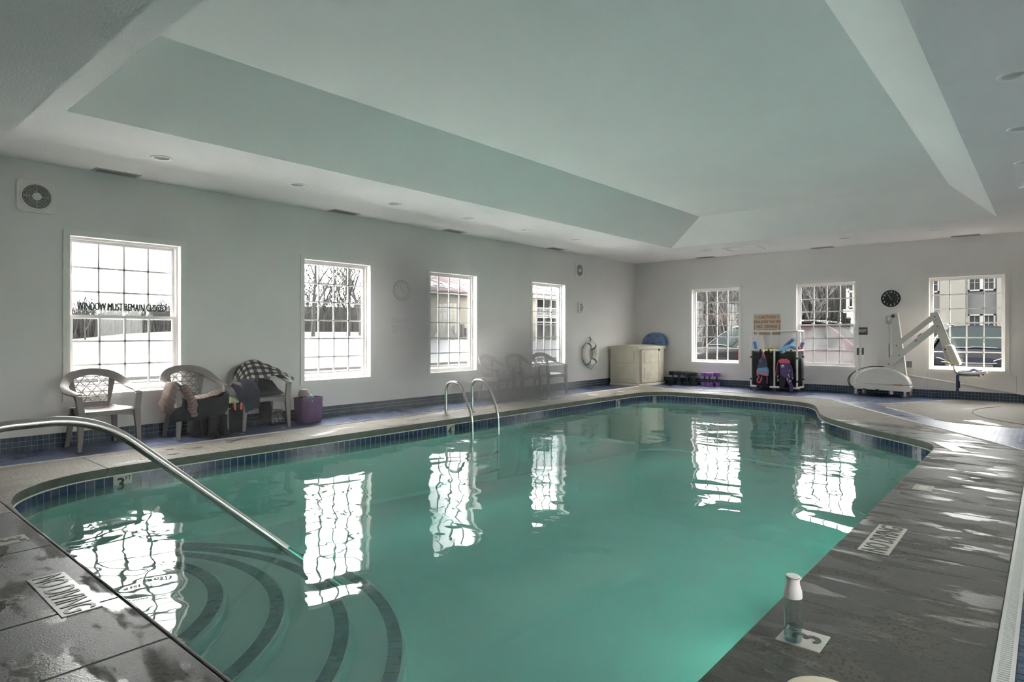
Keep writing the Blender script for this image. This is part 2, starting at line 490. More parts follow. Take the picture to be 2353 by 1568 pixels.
mb = MB()
lo = [(TX0, TY0, HC), (TX1, TY0, HC), (TX1, TY1, HC), (TX0, TY1, HC)]
hi = [(UX0, UY0, HT), (UX1, UY0, HT), (UX1, UY1, HT), (UX0, UY1, HT)]
mb.add(lo+hi, [(i, 4+i, 4+(i+1) % 4, (i+1) % 4) for i in range(4)] + [(7, 6, 5, 4)])
tag(mb.build('ceiling_tray', M_tray, ceiling), kind='structure')
mb = MB(); mb.box(XC-0.1, LX, YD-0.1, YA+0.1, HL, HT+0.2)
tag(mb.build('ceiling_lower', M_ceil), kind='structure')

M_canring = mat('downlight_ring', (0.93, 0.93, 0.91), 0.3)
M_cup = mat('downlight_reflector', (0.80, 0.80, 0.78), 0.45)
def make_can():
    t = thing('recessed_light', 'round white recessed downlight', 'downlight', (0, 0, 0), 0, 'recessed downlights')
    MB().lathe([(CAN_R-0.002, 0.012), (CAN_R-0.004, -0.004), (0.085, -0.011), (0.098, -0.009), (0.104, 0.001)], 32, close=False).build('trim_ring', M_canring, t, True)
    MB().lathe([(CAN_R, 0.0), (CAN_R, 0.012), (0.064, 0.045), (0.054, 0.060), (0.001, 0.061)], 24, close=False).build('housing', M_cup, t, True)
    MB().lathe([(0.001, 0.034), (0.03, 0.037), (0.045, 0.048), (0.04, 0.058)], 16, close=False).build('bulb', M_white, t, True)
    return t
def can_light(t, power):
    ld = bpy.data.lights.new('downlight_lamp', 'SPOT'); ld.energy = power; ld.spot_size = radians(156); ld.spot_blend = 1.0
    ld.shadow_soft_size = 0.05; ld.color = (1.0, 0.965, 0.93)
    o = bpy.data.objects.new('downlight_lamp', ld); COL.objects.link(o); o.parent = t; o.location = (0, 0, 0.012)
ORD = ['first', 'second', 'third', 'fourth', 'fifth', 'sixth', 'seventh']
can0 = make_can(); first = True; LIT = []
for row, lab, lit in ((CANS_A, 'round recessed downlight above the long window wall, %s from the near end', 1.0),
                      (CANS_B, 'round recessed downlight above the far wall, %s from the corner by the shed', 1.0),
                      (CANS_D, 'round recessed downlight in the dim soffit above the drain, %s from the near end', 0.0)):
    for i, (x, y) in enumerate(row):
        if first: t = can0; t.location = (x, y, HC); t['label'] = lab % ORD[i]; first = False
        else: t = dup(can0, (x, y, HC), 0, lab % ORD[i])
        if lit: LIT.append(t)

if LAMP_W:
    for t in LIT: can_light(t, LAMP_W)

# ------------------------------------------------------------------ windows
PANE_ME = {}
def window(idx, w, c, style, label, fogged=False, seen=True):
    T = thing('window_%d' % idx, label, None, (0, 0, 0), 0, kind='structure')
    u0, u1, z0, z1 = c-WIN_W/2, c+WIN_W/2, WIN_Z0, WIN_Z1
    mb = MB(); tw = 0.05                                              # picture-frame casing
    def board(pts):                                                   # mitred board, in (u, z)
        a = [WMAP[w](u, -0.016, z) for u, z in pts]; b = [WMAP[w](u, 0.0, z) for u, z in pts]
        mb.add(a+b, [(0, 1, 2, 3), (7, 6, 5, 4)] + [(i, 4+i, 4+(i+1) % 4, (i+1) % 4) for i in range(4)])
    U0, U1, Z0, Z1 = u0-tw, u1+tw, z0-tw, z1+tw
    board([(U0, Z0), (U1, Z0), (u1, z0), (u0, z0)]); board([(U0, Z1), (u0, z1), (u1, z1), (U1, Z1)])
    board([(U0, Z0), (u0, z0), (u0, z1), (U0, Z1)]); board([(U1, Z0), (U1, Z1), (u1, z1), (u1, z0)])
    mb.build('casing', M_trim, T)
    mb = MB(); j = 0.012                                              # reveal liner
    ubox(mb, w, u0, u0+j, -0.014, 0.13, z0, z1); ubox(mb, w, u1-j, u1, -0.014, 0.13, z0, z1)
    ubox(mb, w, u0, u1, -0.014, 0.13, z0, z0+j); ubox(mb, w, u0, u1, -0.014, 0.13, z1-j, z1)
    mb.build('jamb', M_vinyl, T)
    mb = MB(); a, b, f = u0+j, u1-j, 0.022                            # fixed frame
    zz0, zz1 = z0+j, z1-j
    ubox(mb, w, a, a+f, 0.085, 0.2, zz0, zz1); ubox(mb, w, b-f, b, 0.085, 0.2, zz0, zz1)
    ubox(mb, w, a+f, b-f, 0.085, 0.2, zz0, zz0+f); ubox(mb, w, a+f, b-f, 0.085, 0.2, zz1-f, zz1)
    mb.build('frame', M_vinyl, T)
    a, b, zz0, zz1 = a+f, b-f, zz0+f, zz1-f
    st = 0.032
    if style == 'hung': zm = 1.392; spans = [(zm-0.022, zz1, 0.145, 3, 'upper'), (zz0, zm+0.022, 0.112, 3, 'lower')]
    else: spans = [(zz0, zz1, 0.13, 6, 'fixed')]
    for s0, s1, d, rows, nm in spans:
        mb = MB()
        ubox(mb, w, a, a+st, d-0.016, d+0.016, s0, s1); ubox(mb, w, b-st, b, d-0.016, d+0.016, s0, s1)
        ubox(mb, w, a+st, b-st, d-0.016, d+0.016, s0, s0+st+0.004); ubox(mb, w, a+st, b-st, d-0.016, d+0.016, s1-st, s1)
        sash = mb.build('sash', M_vinyl, T)
        g0, g1, h0, h1 = a+st, b-st, s0+st+0.004, s1-st
        cols = 4; cw = (g1-g0)/cols; rh = (h1-h0)/rows
        if not seen:
            mb = MB(); ubox(mb, w, g0, g1, d-0.002, d+0.002, h0, h1); mb.build('pane', M_pane, sash); continue
        mb = MB(); mw = 0.0105
        for i in range(1, cols): ubox(mb, w, g0+i*cw-mw, g0+i*cw+mw, d-0.009, d+0.009, h0, h1)
        for i in range(1, rows): ubox(mb, w, g0, g1, d-0.009, d+0.009, h0+i*rh-mw, h0+i*rh+mw)
        mb.build('muntin_grid', M_vinyl, sash)
        wet = fogged and nm != 'upper'
        key = (w, round(cw, 4), round(rh, 4), wet)
        if key not in PANE_ME:
            q = MB()
            if w in 'AD': q.box(-cw/2, cw/2, -0.002, 0.002, -rh/2, rh/2)
            else: q.box(-0.002, 0.002, -cw/2, cw/2, -rh/2, rh/2)
            PANE_ME[key] = q.mesh('pane')
        for i in range(cols):
            for k in range(rows):
                place(PANE_ME[key], 'pane', M_pane_wet if wet else M_pane, sash, WMAP[w](g0+(i+0.5)*cw, d, h0+(k+0.5)*rh))
    if style == 'hung':
        mb = MB()
        for fu in (0.27, 0.74): ubox(mb, w, a+(b-a)*fu-0.03, a+(b-a)*fu+0.03, 0.092, 0.118, 1.412, 1.432)
        mb.build('sash_lock', M_vinyl, T)
    return T
window_1 = window(1, 'A', WIN['A'][0], 'hung', 'double-hung window lettered WINDOW MUST REMAIN CLOSED, facing the snowy field')
window_2 = window(2, 'A', WIN['A'][1], 'fixed', 'window on the long wall looking out on bare woods')
window_3 = window(3, 'A', WIN['A'][2], 'fixed', 'window on the long wall showing a cream building with red roof')
window_4 = window(4, 'A', WIN['A'][3], 'fixed', 'window on the long wall with a white balcony railing outside')
window_5 = window(5, 'B', WIN['B'][0], 'fixed', 'far-wall window with a grey car parked outside')
window_6 = window(6, 'B', WIN['B'][1], 'hung', 'fogged far-wall window with a red car outside', True)
window_7 = window(7, 'B', WIN['B'][2], 'fixed', 'far-wall window behind the pool lift, dark car outside')
k = 8
for w in 'DC':
    for c in WIN[w]:
        window(k, w, c, 'fixed', 'unseen window added in the right-hand wall for more daylight', seen=False); k += 1
M_green = mat('dark_green_vinyl', (0.012, 0.035, 0.016), 0.5)
sash1 = [o for o in window_1.children if o.name.startswith('sash') and 'lock' not in o.name][0]
sash6 = [o for o in window_6.children if o.name.startswith('sash') and 'lock' not in o.name][0]
lettering('WINDOW MUST REMAIN CLOSED', 0.084, M_green, sash1, (2.525, YA+0.134, 1.512), (pi/2, 0, 0), 0.495, 0.036)
lettering('WINDOW MUST REMAIN CLOSED', 0.084, M_green, sash6, (XB+0.134, 3.535, 1.500), (pi/2, 0, -pi/2), 0.495, 0.026)

# ------------------------------------------------------------------ pool outline
POOL = [(1.0, 4.9), (1.012, 5.3), (1.035, 5.62), (1.12, 5.90), (1.273, 6.109), (1.42, 6.235), (1.62, 6.330), (1.86, 6.378), (2.135, 6.395), (2.6, 6.40)]
POOL += [(x, 6.40) for x in (3.5, 4.5, 5.5, 6.5, 7.5, 8.5, 9.5, 10.3)]
POOL += [(10.9, 6.395), (11.3, 6.37), (11.62, 6.28), (11.83, 6.10), (11.94, 5.85), (11.98, 5.5), (12.0, 5.0), (11.95, 4.4), (11.86, 3.9), (11.76, 3.5),
         (11.60, 3.22), (11.36, 3.04), (11.08, 2.92), (10.76, 2.82), (10.45, 2.72), (10.18, 2.63), (9.95, 2.53), (9.74, 2.41), (9.55, 2.27), (9.25, 2.02),
         (8.90, 1.68), (8.60, 1.36), (8.40, 1.16), (8.22, 1.02), (8.02, 0.945), (7.78, 0.92), (7.4, 0.92)]
POOL += [(x, 0.92) for x in (6.5, 5.5, 4.5, 3.5, 2.6, 2.0)]
POOL += [(1.6, 0.935), (1.32, 1.02), (1.12, 1.2), (1.025, 1.5), (1.0, 1.9), (1.0, 2.9), (1.0, 3.9)]
dense = [(p.x, p.y) for p in catmull([(x, y, 0) for x, y in POOL], 10, True)]
def resample(P, pitch):
    P = P+[P[0]]; acc = [0.0]
    for i in range(len(P)-1): acc.append(acc[-1]+hypot(P[i+1][0]-P[i][0], P[i+1][1]-P[i][1]))
    n = int(round(acc[-1]/pitch)); out = []; j = 0
    for i in range(n):
        t = acc[-1]*i/n
        while acc[j+1] < t: j += 1
        f = (t-acc[j])/max(1e-9, acc[j+1]-acc[j])
        out.append((P[j][0]+(P[j+1][0]-P[j][0])*f, P[j][1]+(P[j+1][1]-P[j][1])*f))
    return out
TP = 0.0762
RING = resample(dense, TP)                                  # one point for each waterline tile joint
NR = len(RING)
area = sum(RING[i][0]*RING[(i+1) % NR][1]-RING[(i+1) % NR][0]*RING[i][1] for i in range(NR))
SGN = 1 if area > 0 else -1                                 # >0: inside lies to the left
def offset(P, d):
    n = len(P); out = []
    for i in range(n):
        a, b = P[i-1], P[(i+1) % n]; tx, ty = b[0]-a[0], b[1]-a[1]; l = hypot(tx, ty)
        out.append((P[i][0]+ty/l*d*SGN, P[i][1]-tx/l*d*SGN))
    return out

# ------------------------------------------------------------------ floor: mosaic field, concrete deck slabs
SUB = -0.085
def fill(poly, z, holes=()):
    loops = [[Vector((x, y, 0)) for x, y in poly]]+[[Vector((x, y, 0)) for x, y in h] for h in holes]
    tri = tessellate_polygon(loops); flat = [v for lp in loops for v in lp]
    mb = MB(); fs_ = []
    for t in tri:
        a, b, c = (flat[i] for i in t)
        fs_.append(t if (b-a).cross(c-a).z > 0 else t[::-1])
    mb.add([(v.x, v.y, z) for v in flat], fs_)
    return mb
DIAG0, DIAG1 = (12.47, 3.06), (8.23, 0.155)
mosaic = [(XC, YD), (XB, YD), (XB, YA), (XC, YA)]
deck_outer = [(-0.9, 7.13), (12.70, 7.13), (12.60, 5.1), (12.47, 3.06), DIAG1, (-0.9, 0.155)]
if SGN < 0: pass
floor = tag(fill(mosaic, -0.0008, [deck_outer]).build('floor', M_mosaic), kind='structure')
deck = thing('floor_deck', 'concrete deck slabs around the pool', None, kind='structure')
fill(deck_outer, -0.012, [RING]).build('joint_bed', mat('joint_filler', (0.03, 0.03, 0.028), 0.9), deck)
ringmb = fill(deck_outer, 0.0, [RING]); ring_me = ringmb.mesh('deck_ring')
M_coping = mat('dark_coping_face', (0.085, 0.10, 0.078), 0.5, var=0.25, vscale=9)  # slab sides darker and greener than the tops
def slab(x0, x1, y0, y1, m):
    bm = bmesh.new(); bm.from_mesh(ring_me); g = 0.0022
    for co, no in (((x0+g, 0, 0), (-1, 0, 0)), ((x1-g, 0, 0), (1, 0, 0)), ((0, y0+g, 0), (0, -1, 0)), ((0, y1-g, 0), (0, 1, 0))):
        bmesh.ops.bisect_plane(bm, geom=bm.verts[:]+bm.edges[:]+bm.faces[:], dist=1e-5, plane_co=co, plane_no=no, clear_outer=True)
    if not bm.faces: bm.free(); return
    bmesh.ops.dissolve_limit(bm, angle_limit=0.02, verts=bm.verts[:], edges=bm.edges[:], delimit=set())
    bmesh.ops.triangulate(bm, faces=[f for f in bm.faces if len(f.verts) > 4])
    r = bmesh.ops.extrude_face_region(bm, geom=bm.faces[:])
    lowv = [e for e in r['geom'] if isinstance(e, bmesh.types.BMVert)]
    for v in lowv: v.co.z = -0.074
    bmesh.ops.recalc_face_normals(bm, faces=bm.faces[:])
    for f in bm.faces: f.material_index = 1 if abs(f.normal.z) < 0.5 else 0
    me = bpy.data.meshes.new('slab'); bm.to_mesh(me); bm.free()
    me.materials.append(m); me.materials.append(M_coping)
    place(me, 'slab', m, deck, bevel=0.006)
xs = [0.985, 1.86, 2.98, 4.0, 5.1, 6.1, 7.1, 8.1]
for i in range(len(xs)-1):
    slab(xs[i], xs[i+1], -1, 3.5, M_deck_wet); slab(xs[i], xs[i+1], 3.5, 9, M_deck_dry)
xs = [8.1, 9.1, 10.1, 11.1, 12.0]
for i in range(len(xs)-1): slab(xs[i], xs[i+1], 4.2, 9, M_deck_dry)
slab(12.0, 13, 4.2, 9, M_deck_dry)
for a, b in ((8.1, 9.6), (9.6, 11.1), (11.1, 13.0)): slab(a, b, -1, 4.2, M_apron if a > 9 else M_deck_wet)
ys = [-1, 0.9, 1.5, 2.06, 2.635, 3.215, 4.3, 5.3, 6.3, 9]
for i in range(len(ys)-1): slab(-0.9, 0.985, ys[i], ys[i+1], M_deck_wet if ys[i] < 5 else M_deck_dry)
tag(MB().box(XC, -0.9, 0.155, 7.13, -0.06, 0.0).build('floor_entry', M_deck_wet), kind='structure')
# triangle of plain concrete by the far wall
apron_poly = [(12.12, 2.24), (13.30, 1.60), (13.62, 1.47), (XB, 1.36), (XB, YD), (10.4, YD), (10.32, -0.3), (10.27, 0.25), (10.26, 0.75), (10.30, 0.98), (10.48, 1.217), (11.7, 2.02)]
tag(MB().prism(apron_poly, -0.05, 0.003).build('floor_apron', M_apron), kind='structure')
arc = [(12.0+1.55*cos(a), -0.35+1.25*sin(a), 0.0035) for a in [radians(d) for d in range(50, 205, 5)]]
MB().tube(arc, 0.006, 4).build('floor_crack', mat('crack_line', (0.10, 0.09, 0.075), 0.9), bpy.data.objects['floor_apron'])
# pale metal edging between mosaic and concrete
M_edge = mat('pale_edging', (0.62, 0.60, 0.58), 0.4)
def edging(i, pts, w=0.011):
    mb = MB(); mb.tube([(x, y, 0.001) for x, y in pts], w, 6, flat=1.0)
    return tag(mb.build('trim_%d' % i, M_edge), kind='structure')
edging(1, [(-0.9, 7.13), (12.70, 7.13)]); edging(2, [(12.70, 7.13), (12.60, 5.1), DIAG0]); edging(3, [DIAG0, DIAG1])
edging(4, [(12.12, 2.24), (13.30, 1.60), (13.62, 1.47)]); edging(5, [(11.7, 2.02), (10.48, 1.217)])

# cove base: tiles one by one where they show, joined beyond
BT = 0.0505
base_l = thing('baseboard_left', 'blue tiled cove base along the long wall', None, kind='structure')
base_b = thing('baseboard_back', 'blue tiled cove base along the far wall', None, kind='structure')
MB().box(XC, XB, YA-0.005, YA, 0.0, 0.150).build('grout_bed', M_grout, base_l)
MB().box(XB-0.005, XB, YD, YA-0.005, -0.05, 0.152).build('grout_bed', M_grout, base_b)
tme = MB().box(-0.0235, 0.0235, -0.0085, 0, -0.0235, 0.0235).mesh('tile')
TX_FIRST = 1.18; restmb = MB()
for i in range(int((XB-XC)/BT)):
    for r in range(3):
        x = XC+(i+0.5)*BT; z = 0.1225-r*BT; yy = YA-0.0006-(0.006 if r == 2 else 0)
        if TX_FIRST <= x < TX_FIRST+100*BT: place(tme, 'tile', M_btile, base_l, (x, yy, z))
        elif x > 0: restmb.box(x-0.0235, x+0.0235, yy-0.0085, yy, z-0.0235, z+0.0235)
tag(restmb.build('tile_run', M_btile, base_l), kind='stuff')
restmb = MB()
for i in range(int((YA-YD)/BT)):
    for r in range(4):
        y = YD+(i+0.5)*BT; z = 0.1245-r*BT
        xx = XB-0.0006-(0.008 if r == 2 else 0)
        restmb.box(xx-0.0085, xx, y-0.0235, y+0.0235, z-0.0235, z+0.0235)
tag(restmb.build('tile_run', M_btile, base_b), kind='stuff')
# loose mosaic pieces that can be told apart beside the drain
nme = MB().box(-0.0228, 0.0228, -0.0228, 0.0228, -0.004, 0.0035).mesh('tile')
for i in range(58):
    for r in range(5):
        place(nme, 'tile', M_btile, floor, (2.35+i*BT, 0.064-r*BT, 0.0))

# ------------------------------------------------------------------ pool shell
def pool_floor_z(x): return -0.80 - 0.40*max(0.0, min(1.0, (x-3.5)/7.0))
def plaster_mat():
    m, nt, out = newmat('pool_plaster')
    p = N(nt, 'ShaderNodeBsdfPrincipled'); p.inputs['Roughness'].default_value = 0.9
    f = noise_fac(nt, coords(nt, 'pos'), 2.2, 5, 0.6)
    L(nt, mixc(nt, ramp(nt, f, 0.3, 0.7), (0.76, 0.80, 0.75), (0.86, 0.88, 0.83)), p.inputs['Base Color'])
    L(nt, p.outputs[0], out.inputs['Surface'])
    return m
M_plaster = plaster_mat()
pool = thing('pool_basin', 'rounded pool shell with a navy waterline band', None, kind='structure')
mb = MB(); n = NR
back = offset(RING, 0.004)
mb.add([(x, y, -0.07) for x, y in back]+[(x, y, -1.5) for x, y in back], [(i, (i+1) % n, n+(i+1) % n, n+i) for i in range(n)])
mb.build('pool_wall', M_plaster, pool, True)
fl = fill(RING, 0.0); fl.v = [(x, y, pool_floor_z(x)) for x, y, z in fl.v]
fl.build('pool_floor', M_plaster, pool)
# pale line under the coping, tiles below it
inn = offset(RING, -0.006)
mb = MB(); mb.add([(x, y, -0.074) for x, y in inn]+[(x, y, -0.0825) for x, y in inn]+[(x, y, -0.074) for x, y in back],
                  [(i, (i+1) % n, n+(i+1) % n, n+i) for i in range(n)]+[(i, 2*n+i, 2*n+(i+1) % n, (i+1) % n) for i in range(n)])
mb.build('coping_bead', mat('bead_grout', (0.62, 0.63, 0.57), 0.6), pool)
grt = offset(RING, -0.0045)
MB().add([(x, y, -0.0825) for x, y in grt]+[(x, y, -0.237) for x, y in grt], [(i, (i+1) % n, n+(i+1) % n, n+i) for i in range(n)]).build('grout_bed', M_grout, pool)
wme = MB().box(-0.0355, 0.0355, -0.006, 0.006, -0.0735, 0.0735).mesh('waterline_tile')
hid = MB(); MARK = {}
marks = {'3': (1.93, 6.385), '4': (6.02, 6.40), '5': (10.55, 6.40)}
def nearest(p): return min(range(NR), key=lambda i: hypot((RING[i][0]+RING[(i+1) % NR][0])/2-p[0], (RING[i][1]+RING[(i+1) % NR][1])/2-p[1]))
mark_i = {nearest(p): kx for kx, p in marks.items()}
mark_skip = set()
for i in list(mark_i): mark_skip.add((i+1) % NR)
cnt = 0
for i in range(NR):
    a, b = RING[i], RING[(i+1) % NR]; mx, my = (a[0]+b[0])/2, (a[1]+b[1])/2; ang = atan2(b[1]-a[1], b[0]-a[0])
    visible = not (my < 0.93 or mx < 1.004 and my < 5.1)
    if i in mark_i or i in mark_skip:
        if i in mark_i: MARK[mark_i[i]] = (b[0], b[1], ang)
        continue
    if visible and cnt < 298:
        place(wme, 'waterline_tile', M_wtile, pool, (mx, my, -0.083-0.0745), rot=(0, 0, ang)); cnt += 1
    else:
        hid.box(-0.0355, 0.0355, -0.006, 0.006, -0.0735, 0.0735, Matrix.Translation((mx, my, -0.1575)) @ Matrix.Rotation(ang, 4, 'Z'))
tag(hid.build('waterline_tile_run', M_wtile, pool), kind='stuff')
M_marker = mat('white_marker_tile', (0.44, 0.44, 0.39), 0.3, var=0.05, vscale=30)
M_ink = mat('black_lettering', (0.015, 0.018, 0.018), 0.5)
for kx, (x, y, ang) in MARK.items():
    where = {'3': 'under the handrail', '4': 'left of the ladder', '5': 'near the far corner'}[kx]
    t = tag(MB().box(-0.074, 0.074, -0.0065, 0.0065, -0.0735, 0.0735).build('depth_marker', M_marker, loc=(x, y, -0.1575)),
            'white %s FT depth tile in the navy waterline band %s' % (kx, where), 'depth marker')
    t.rotation_euler = (0, 0, ang)
    s = 1 if abs(ang) < pi/2 else -1                          # which face looks into the pool
    lettering(kx, 0.105, M_ink, t, (-0.016*s, -0.0068*s, 0.0), (pi/2, 0, 0 if s > 0 else pi), 0.95, 0.05)
    lettering('FT', 0.036, M_ink, t, (0.044*s, -0.0068*s, 0.045), (pi/2, 0, 0 if s > 0 else pi), 0.9, 0.02)

# ------------------------------------------------------------------ curved entry steps, tile by tile
steps = thing('pool_steps', 'curved white entry steps edged with navy tile', None, kind='structure')
STEP = [(0.742, 4.150, 1.064, -0.350), (0.717, 4.216, 1.456, -0.450), (0.572, 4.190, 1.935, -0.532), (0.600, 4.200, 2.220, -0.610)]
for i, (cx_, cy_, r, z) in enumerate(STEP):
    amax = math.acos(max(-1, min(1, (1.003-cx_)/r)))
    arcp = [(cx_+r*cos(a), cy_+r*sin(a)) for a in [(-amax+2*amax*k/60) for k in range(61)]]
    arcp = [(x, min(y, 6.385)) for x, y in arcp]
    MB().prism(arcp, -1.3, z).build('tread', M_plaster, steps, False, 0.02)
    wdt = 0.080; pitch = 0.084; amid = r-0.030-wdt/2
    nt_ = int(2*amax*amid/pitch); tm = MB().prism([(-wdt/2, -pitch*(amid-wdt/2)/amid/2+0.003), (wdt/2, -pitch*(amid+wdt/2)/amid/2+0.003),
                                                   (wdt/2, pitch*(amid+wdt/2)/amid/2-0.003), (-wdt/2, pitch*(amid-wdt/2)/amid/2-0.003)], -0.004, 0.006).mesh('tile')
    for k in range(nt_):
        a = -amax+2*amax*(k+0.5)/nt_; x, y = cx_+amid*cos(a), cy_+amid*sin(a)
        if x < 1.06 or y > 6.33: continue
        place(tm, 'tile', M_wtile, steps, (x, y, z), rot=(0, 0, a))

# ------------------------------------------------------------------ water
def water_mat():
    m, nt, out = newmat('pool_water')
    vec = coords(nt, 'pos', (1.0, 1.0, 1.0))
    n1 = noise_fac(nt, vec, 1.15, 2.0, 0.45, 0.6)
    n2 = noise_fac(nt, coords(nt, 'pos', (1.6, 0.9, 1)), 3.1, 1.5, 0.4, 0.5)
    am = N(nt, 'ShaderNodeMath', operation='MULTIPLY_ADD'); L(nt, n2, am.inputs[0]); am.inputs[1].default_value = 0.16; L(nt, n1, am.inputs[2])
    bp = bump(nt, am.outputs[0], 0.30, 0.06)
    t = N(nt, 'ShaderNodeBsdfTransparent'); t.inputs[0].default_value = (0.90, 0.985, 0.965, 1)
    g = N(nt, 'ShaderNodeBsdfGlossy'); g.inputs['Roughness'].default_value = 0.01; L(nt, bp, g.inputs['Normal'])
    fr = N(nt, 'ShaderNodeFresnel'); fr.inputs['IOR'].default_value = 1.28; L(nt, bp, fr.inputs['Normal'])
    df = N(nt, 'ShaderNodeBsdfDiffuse'); df.inputs['Color'].default_value = (0.46, 0.84, 0.77, 1)          # slight cloudiness of the water
    mc = N(nt, 'ShaderNodeMixShader'); mc.inputs[0].default_value = 0.17; L(nt, t.outputs[0], mc.inputs[1]); L(nt, df.outputs[0], mc.inputs[2])
    mx = N(nt, 'ShaderNodeMixShader'); L(nt, fr.outputs[0], mx.inputs[0]); L(nt, mc.outputs[0], mx.inputs[1]); L(nt, g.outputs[0], mx.inputs[2])
    va = N(nt, 'ShaderNodeVolumeAbsorption'); va.inputs['Color'].default_value = (0.25, 0.955, 0.91, 1); va.inputs['Density'].default_value = 0.40
    L(nt, mx.outputs[0], out.inputs['Surface']); L(nt, va.outputs[0], out.inputs['Volume'])
    return m
wout = offset(RING, 0.002)
top = fill(wout, WATER); nW = len(wout)
mb = MB(); mb.add(top.v, top.f); mb.add([(x, y, -1.45) for x, y in wout], [tuple(f[::-1]) for f in fill(wout, 0).f])
if SGN > 0: sides = [(i, nW+i, nW+(i+1) % nW, (i+1) % nW) for i in range(nW)]
else: sides = [(i, (i+1) % nW, nW+(i+1) % nW, nW+i) for i in range(nW)]
mb.f += sides
water = mb.build('pool_water', water_mat()); tag(water, 'still turquoise pool water mirroring the windows', 'water', kind='structure')
# ------------------------------------------------------------------ steel: entry handrail and ladder
rail = thing('handrail', 'bent stainless steel handrail leading down the curved steps', 'handrail', (0.47, 3.708, 0))
def fillet(P, r, n=7):
    P = [Vector(p) for p in P]; out = [P[0]]
    for i in range(1, len(P)-1):
        a = (P[i-1]-P[i]); b = (P[i+1]-P[i]); ra = min(r, a.length*0.49); rb = min(r, b.length*0.49)
        p0 = P[i]+a.normalized()*ra; p2 = P[i]+b.normalized()*rb
        for k in range(n+1):
            t = k/n; out.append(p0*(1-t)**2+P[i]*2*t*(1-t)+p2*t*t)
    out.append(P[-1]); return out
ox, oy = 0.47, 3.708
path = fillet([(0, 0, 0.0), (0.0, 0, 0.765), (0.56, 0, 0.775), (2.55-ox, 0, -0.605)], 0.22, 10)
MB().tube(path, 0.0245, 16).build('rail_tube', M_steel, rail, True)
MB().lathe([(0.045, 0.0), (0.045, 0.008), (0.03, 0.016), (0.0255, 0.03)], 24).build('escutcheon', M_steel, rail, True)
lad = thing('pool_ladder', 'stainless ladder with two arched grab rails, half veiled by steam', 'ladder', (6.58, 6.72, 0))
for dx in (-0.275, 0.275):
    pts = fillet([(dx, 0, 0), (dx, 0.0, 0.50), (dx, -0.30, 0.50), (dx, -0.54, 0.02), (dx, -0.54, -0.95)], 0.13, 8)
    MB().tube(pts, 0.021, 14).build('grab_rail', M_steel, lad, True)
    MB().lathe([(0.05, 0.0), (0.05, 0.008), (0.034, 0.014), (0.022, 0.03)], 20, Matrix.Translation((dx, 0, 0))).build('escutcheon', M_steel, lad, True)
for z in (-0.30, -0.55, -0.80):
    MB().box(-0.275, 0.275, -0.58, -0.50, z-0.012, z+0.012).build('tread', M_steel, lad, False, 0.006)

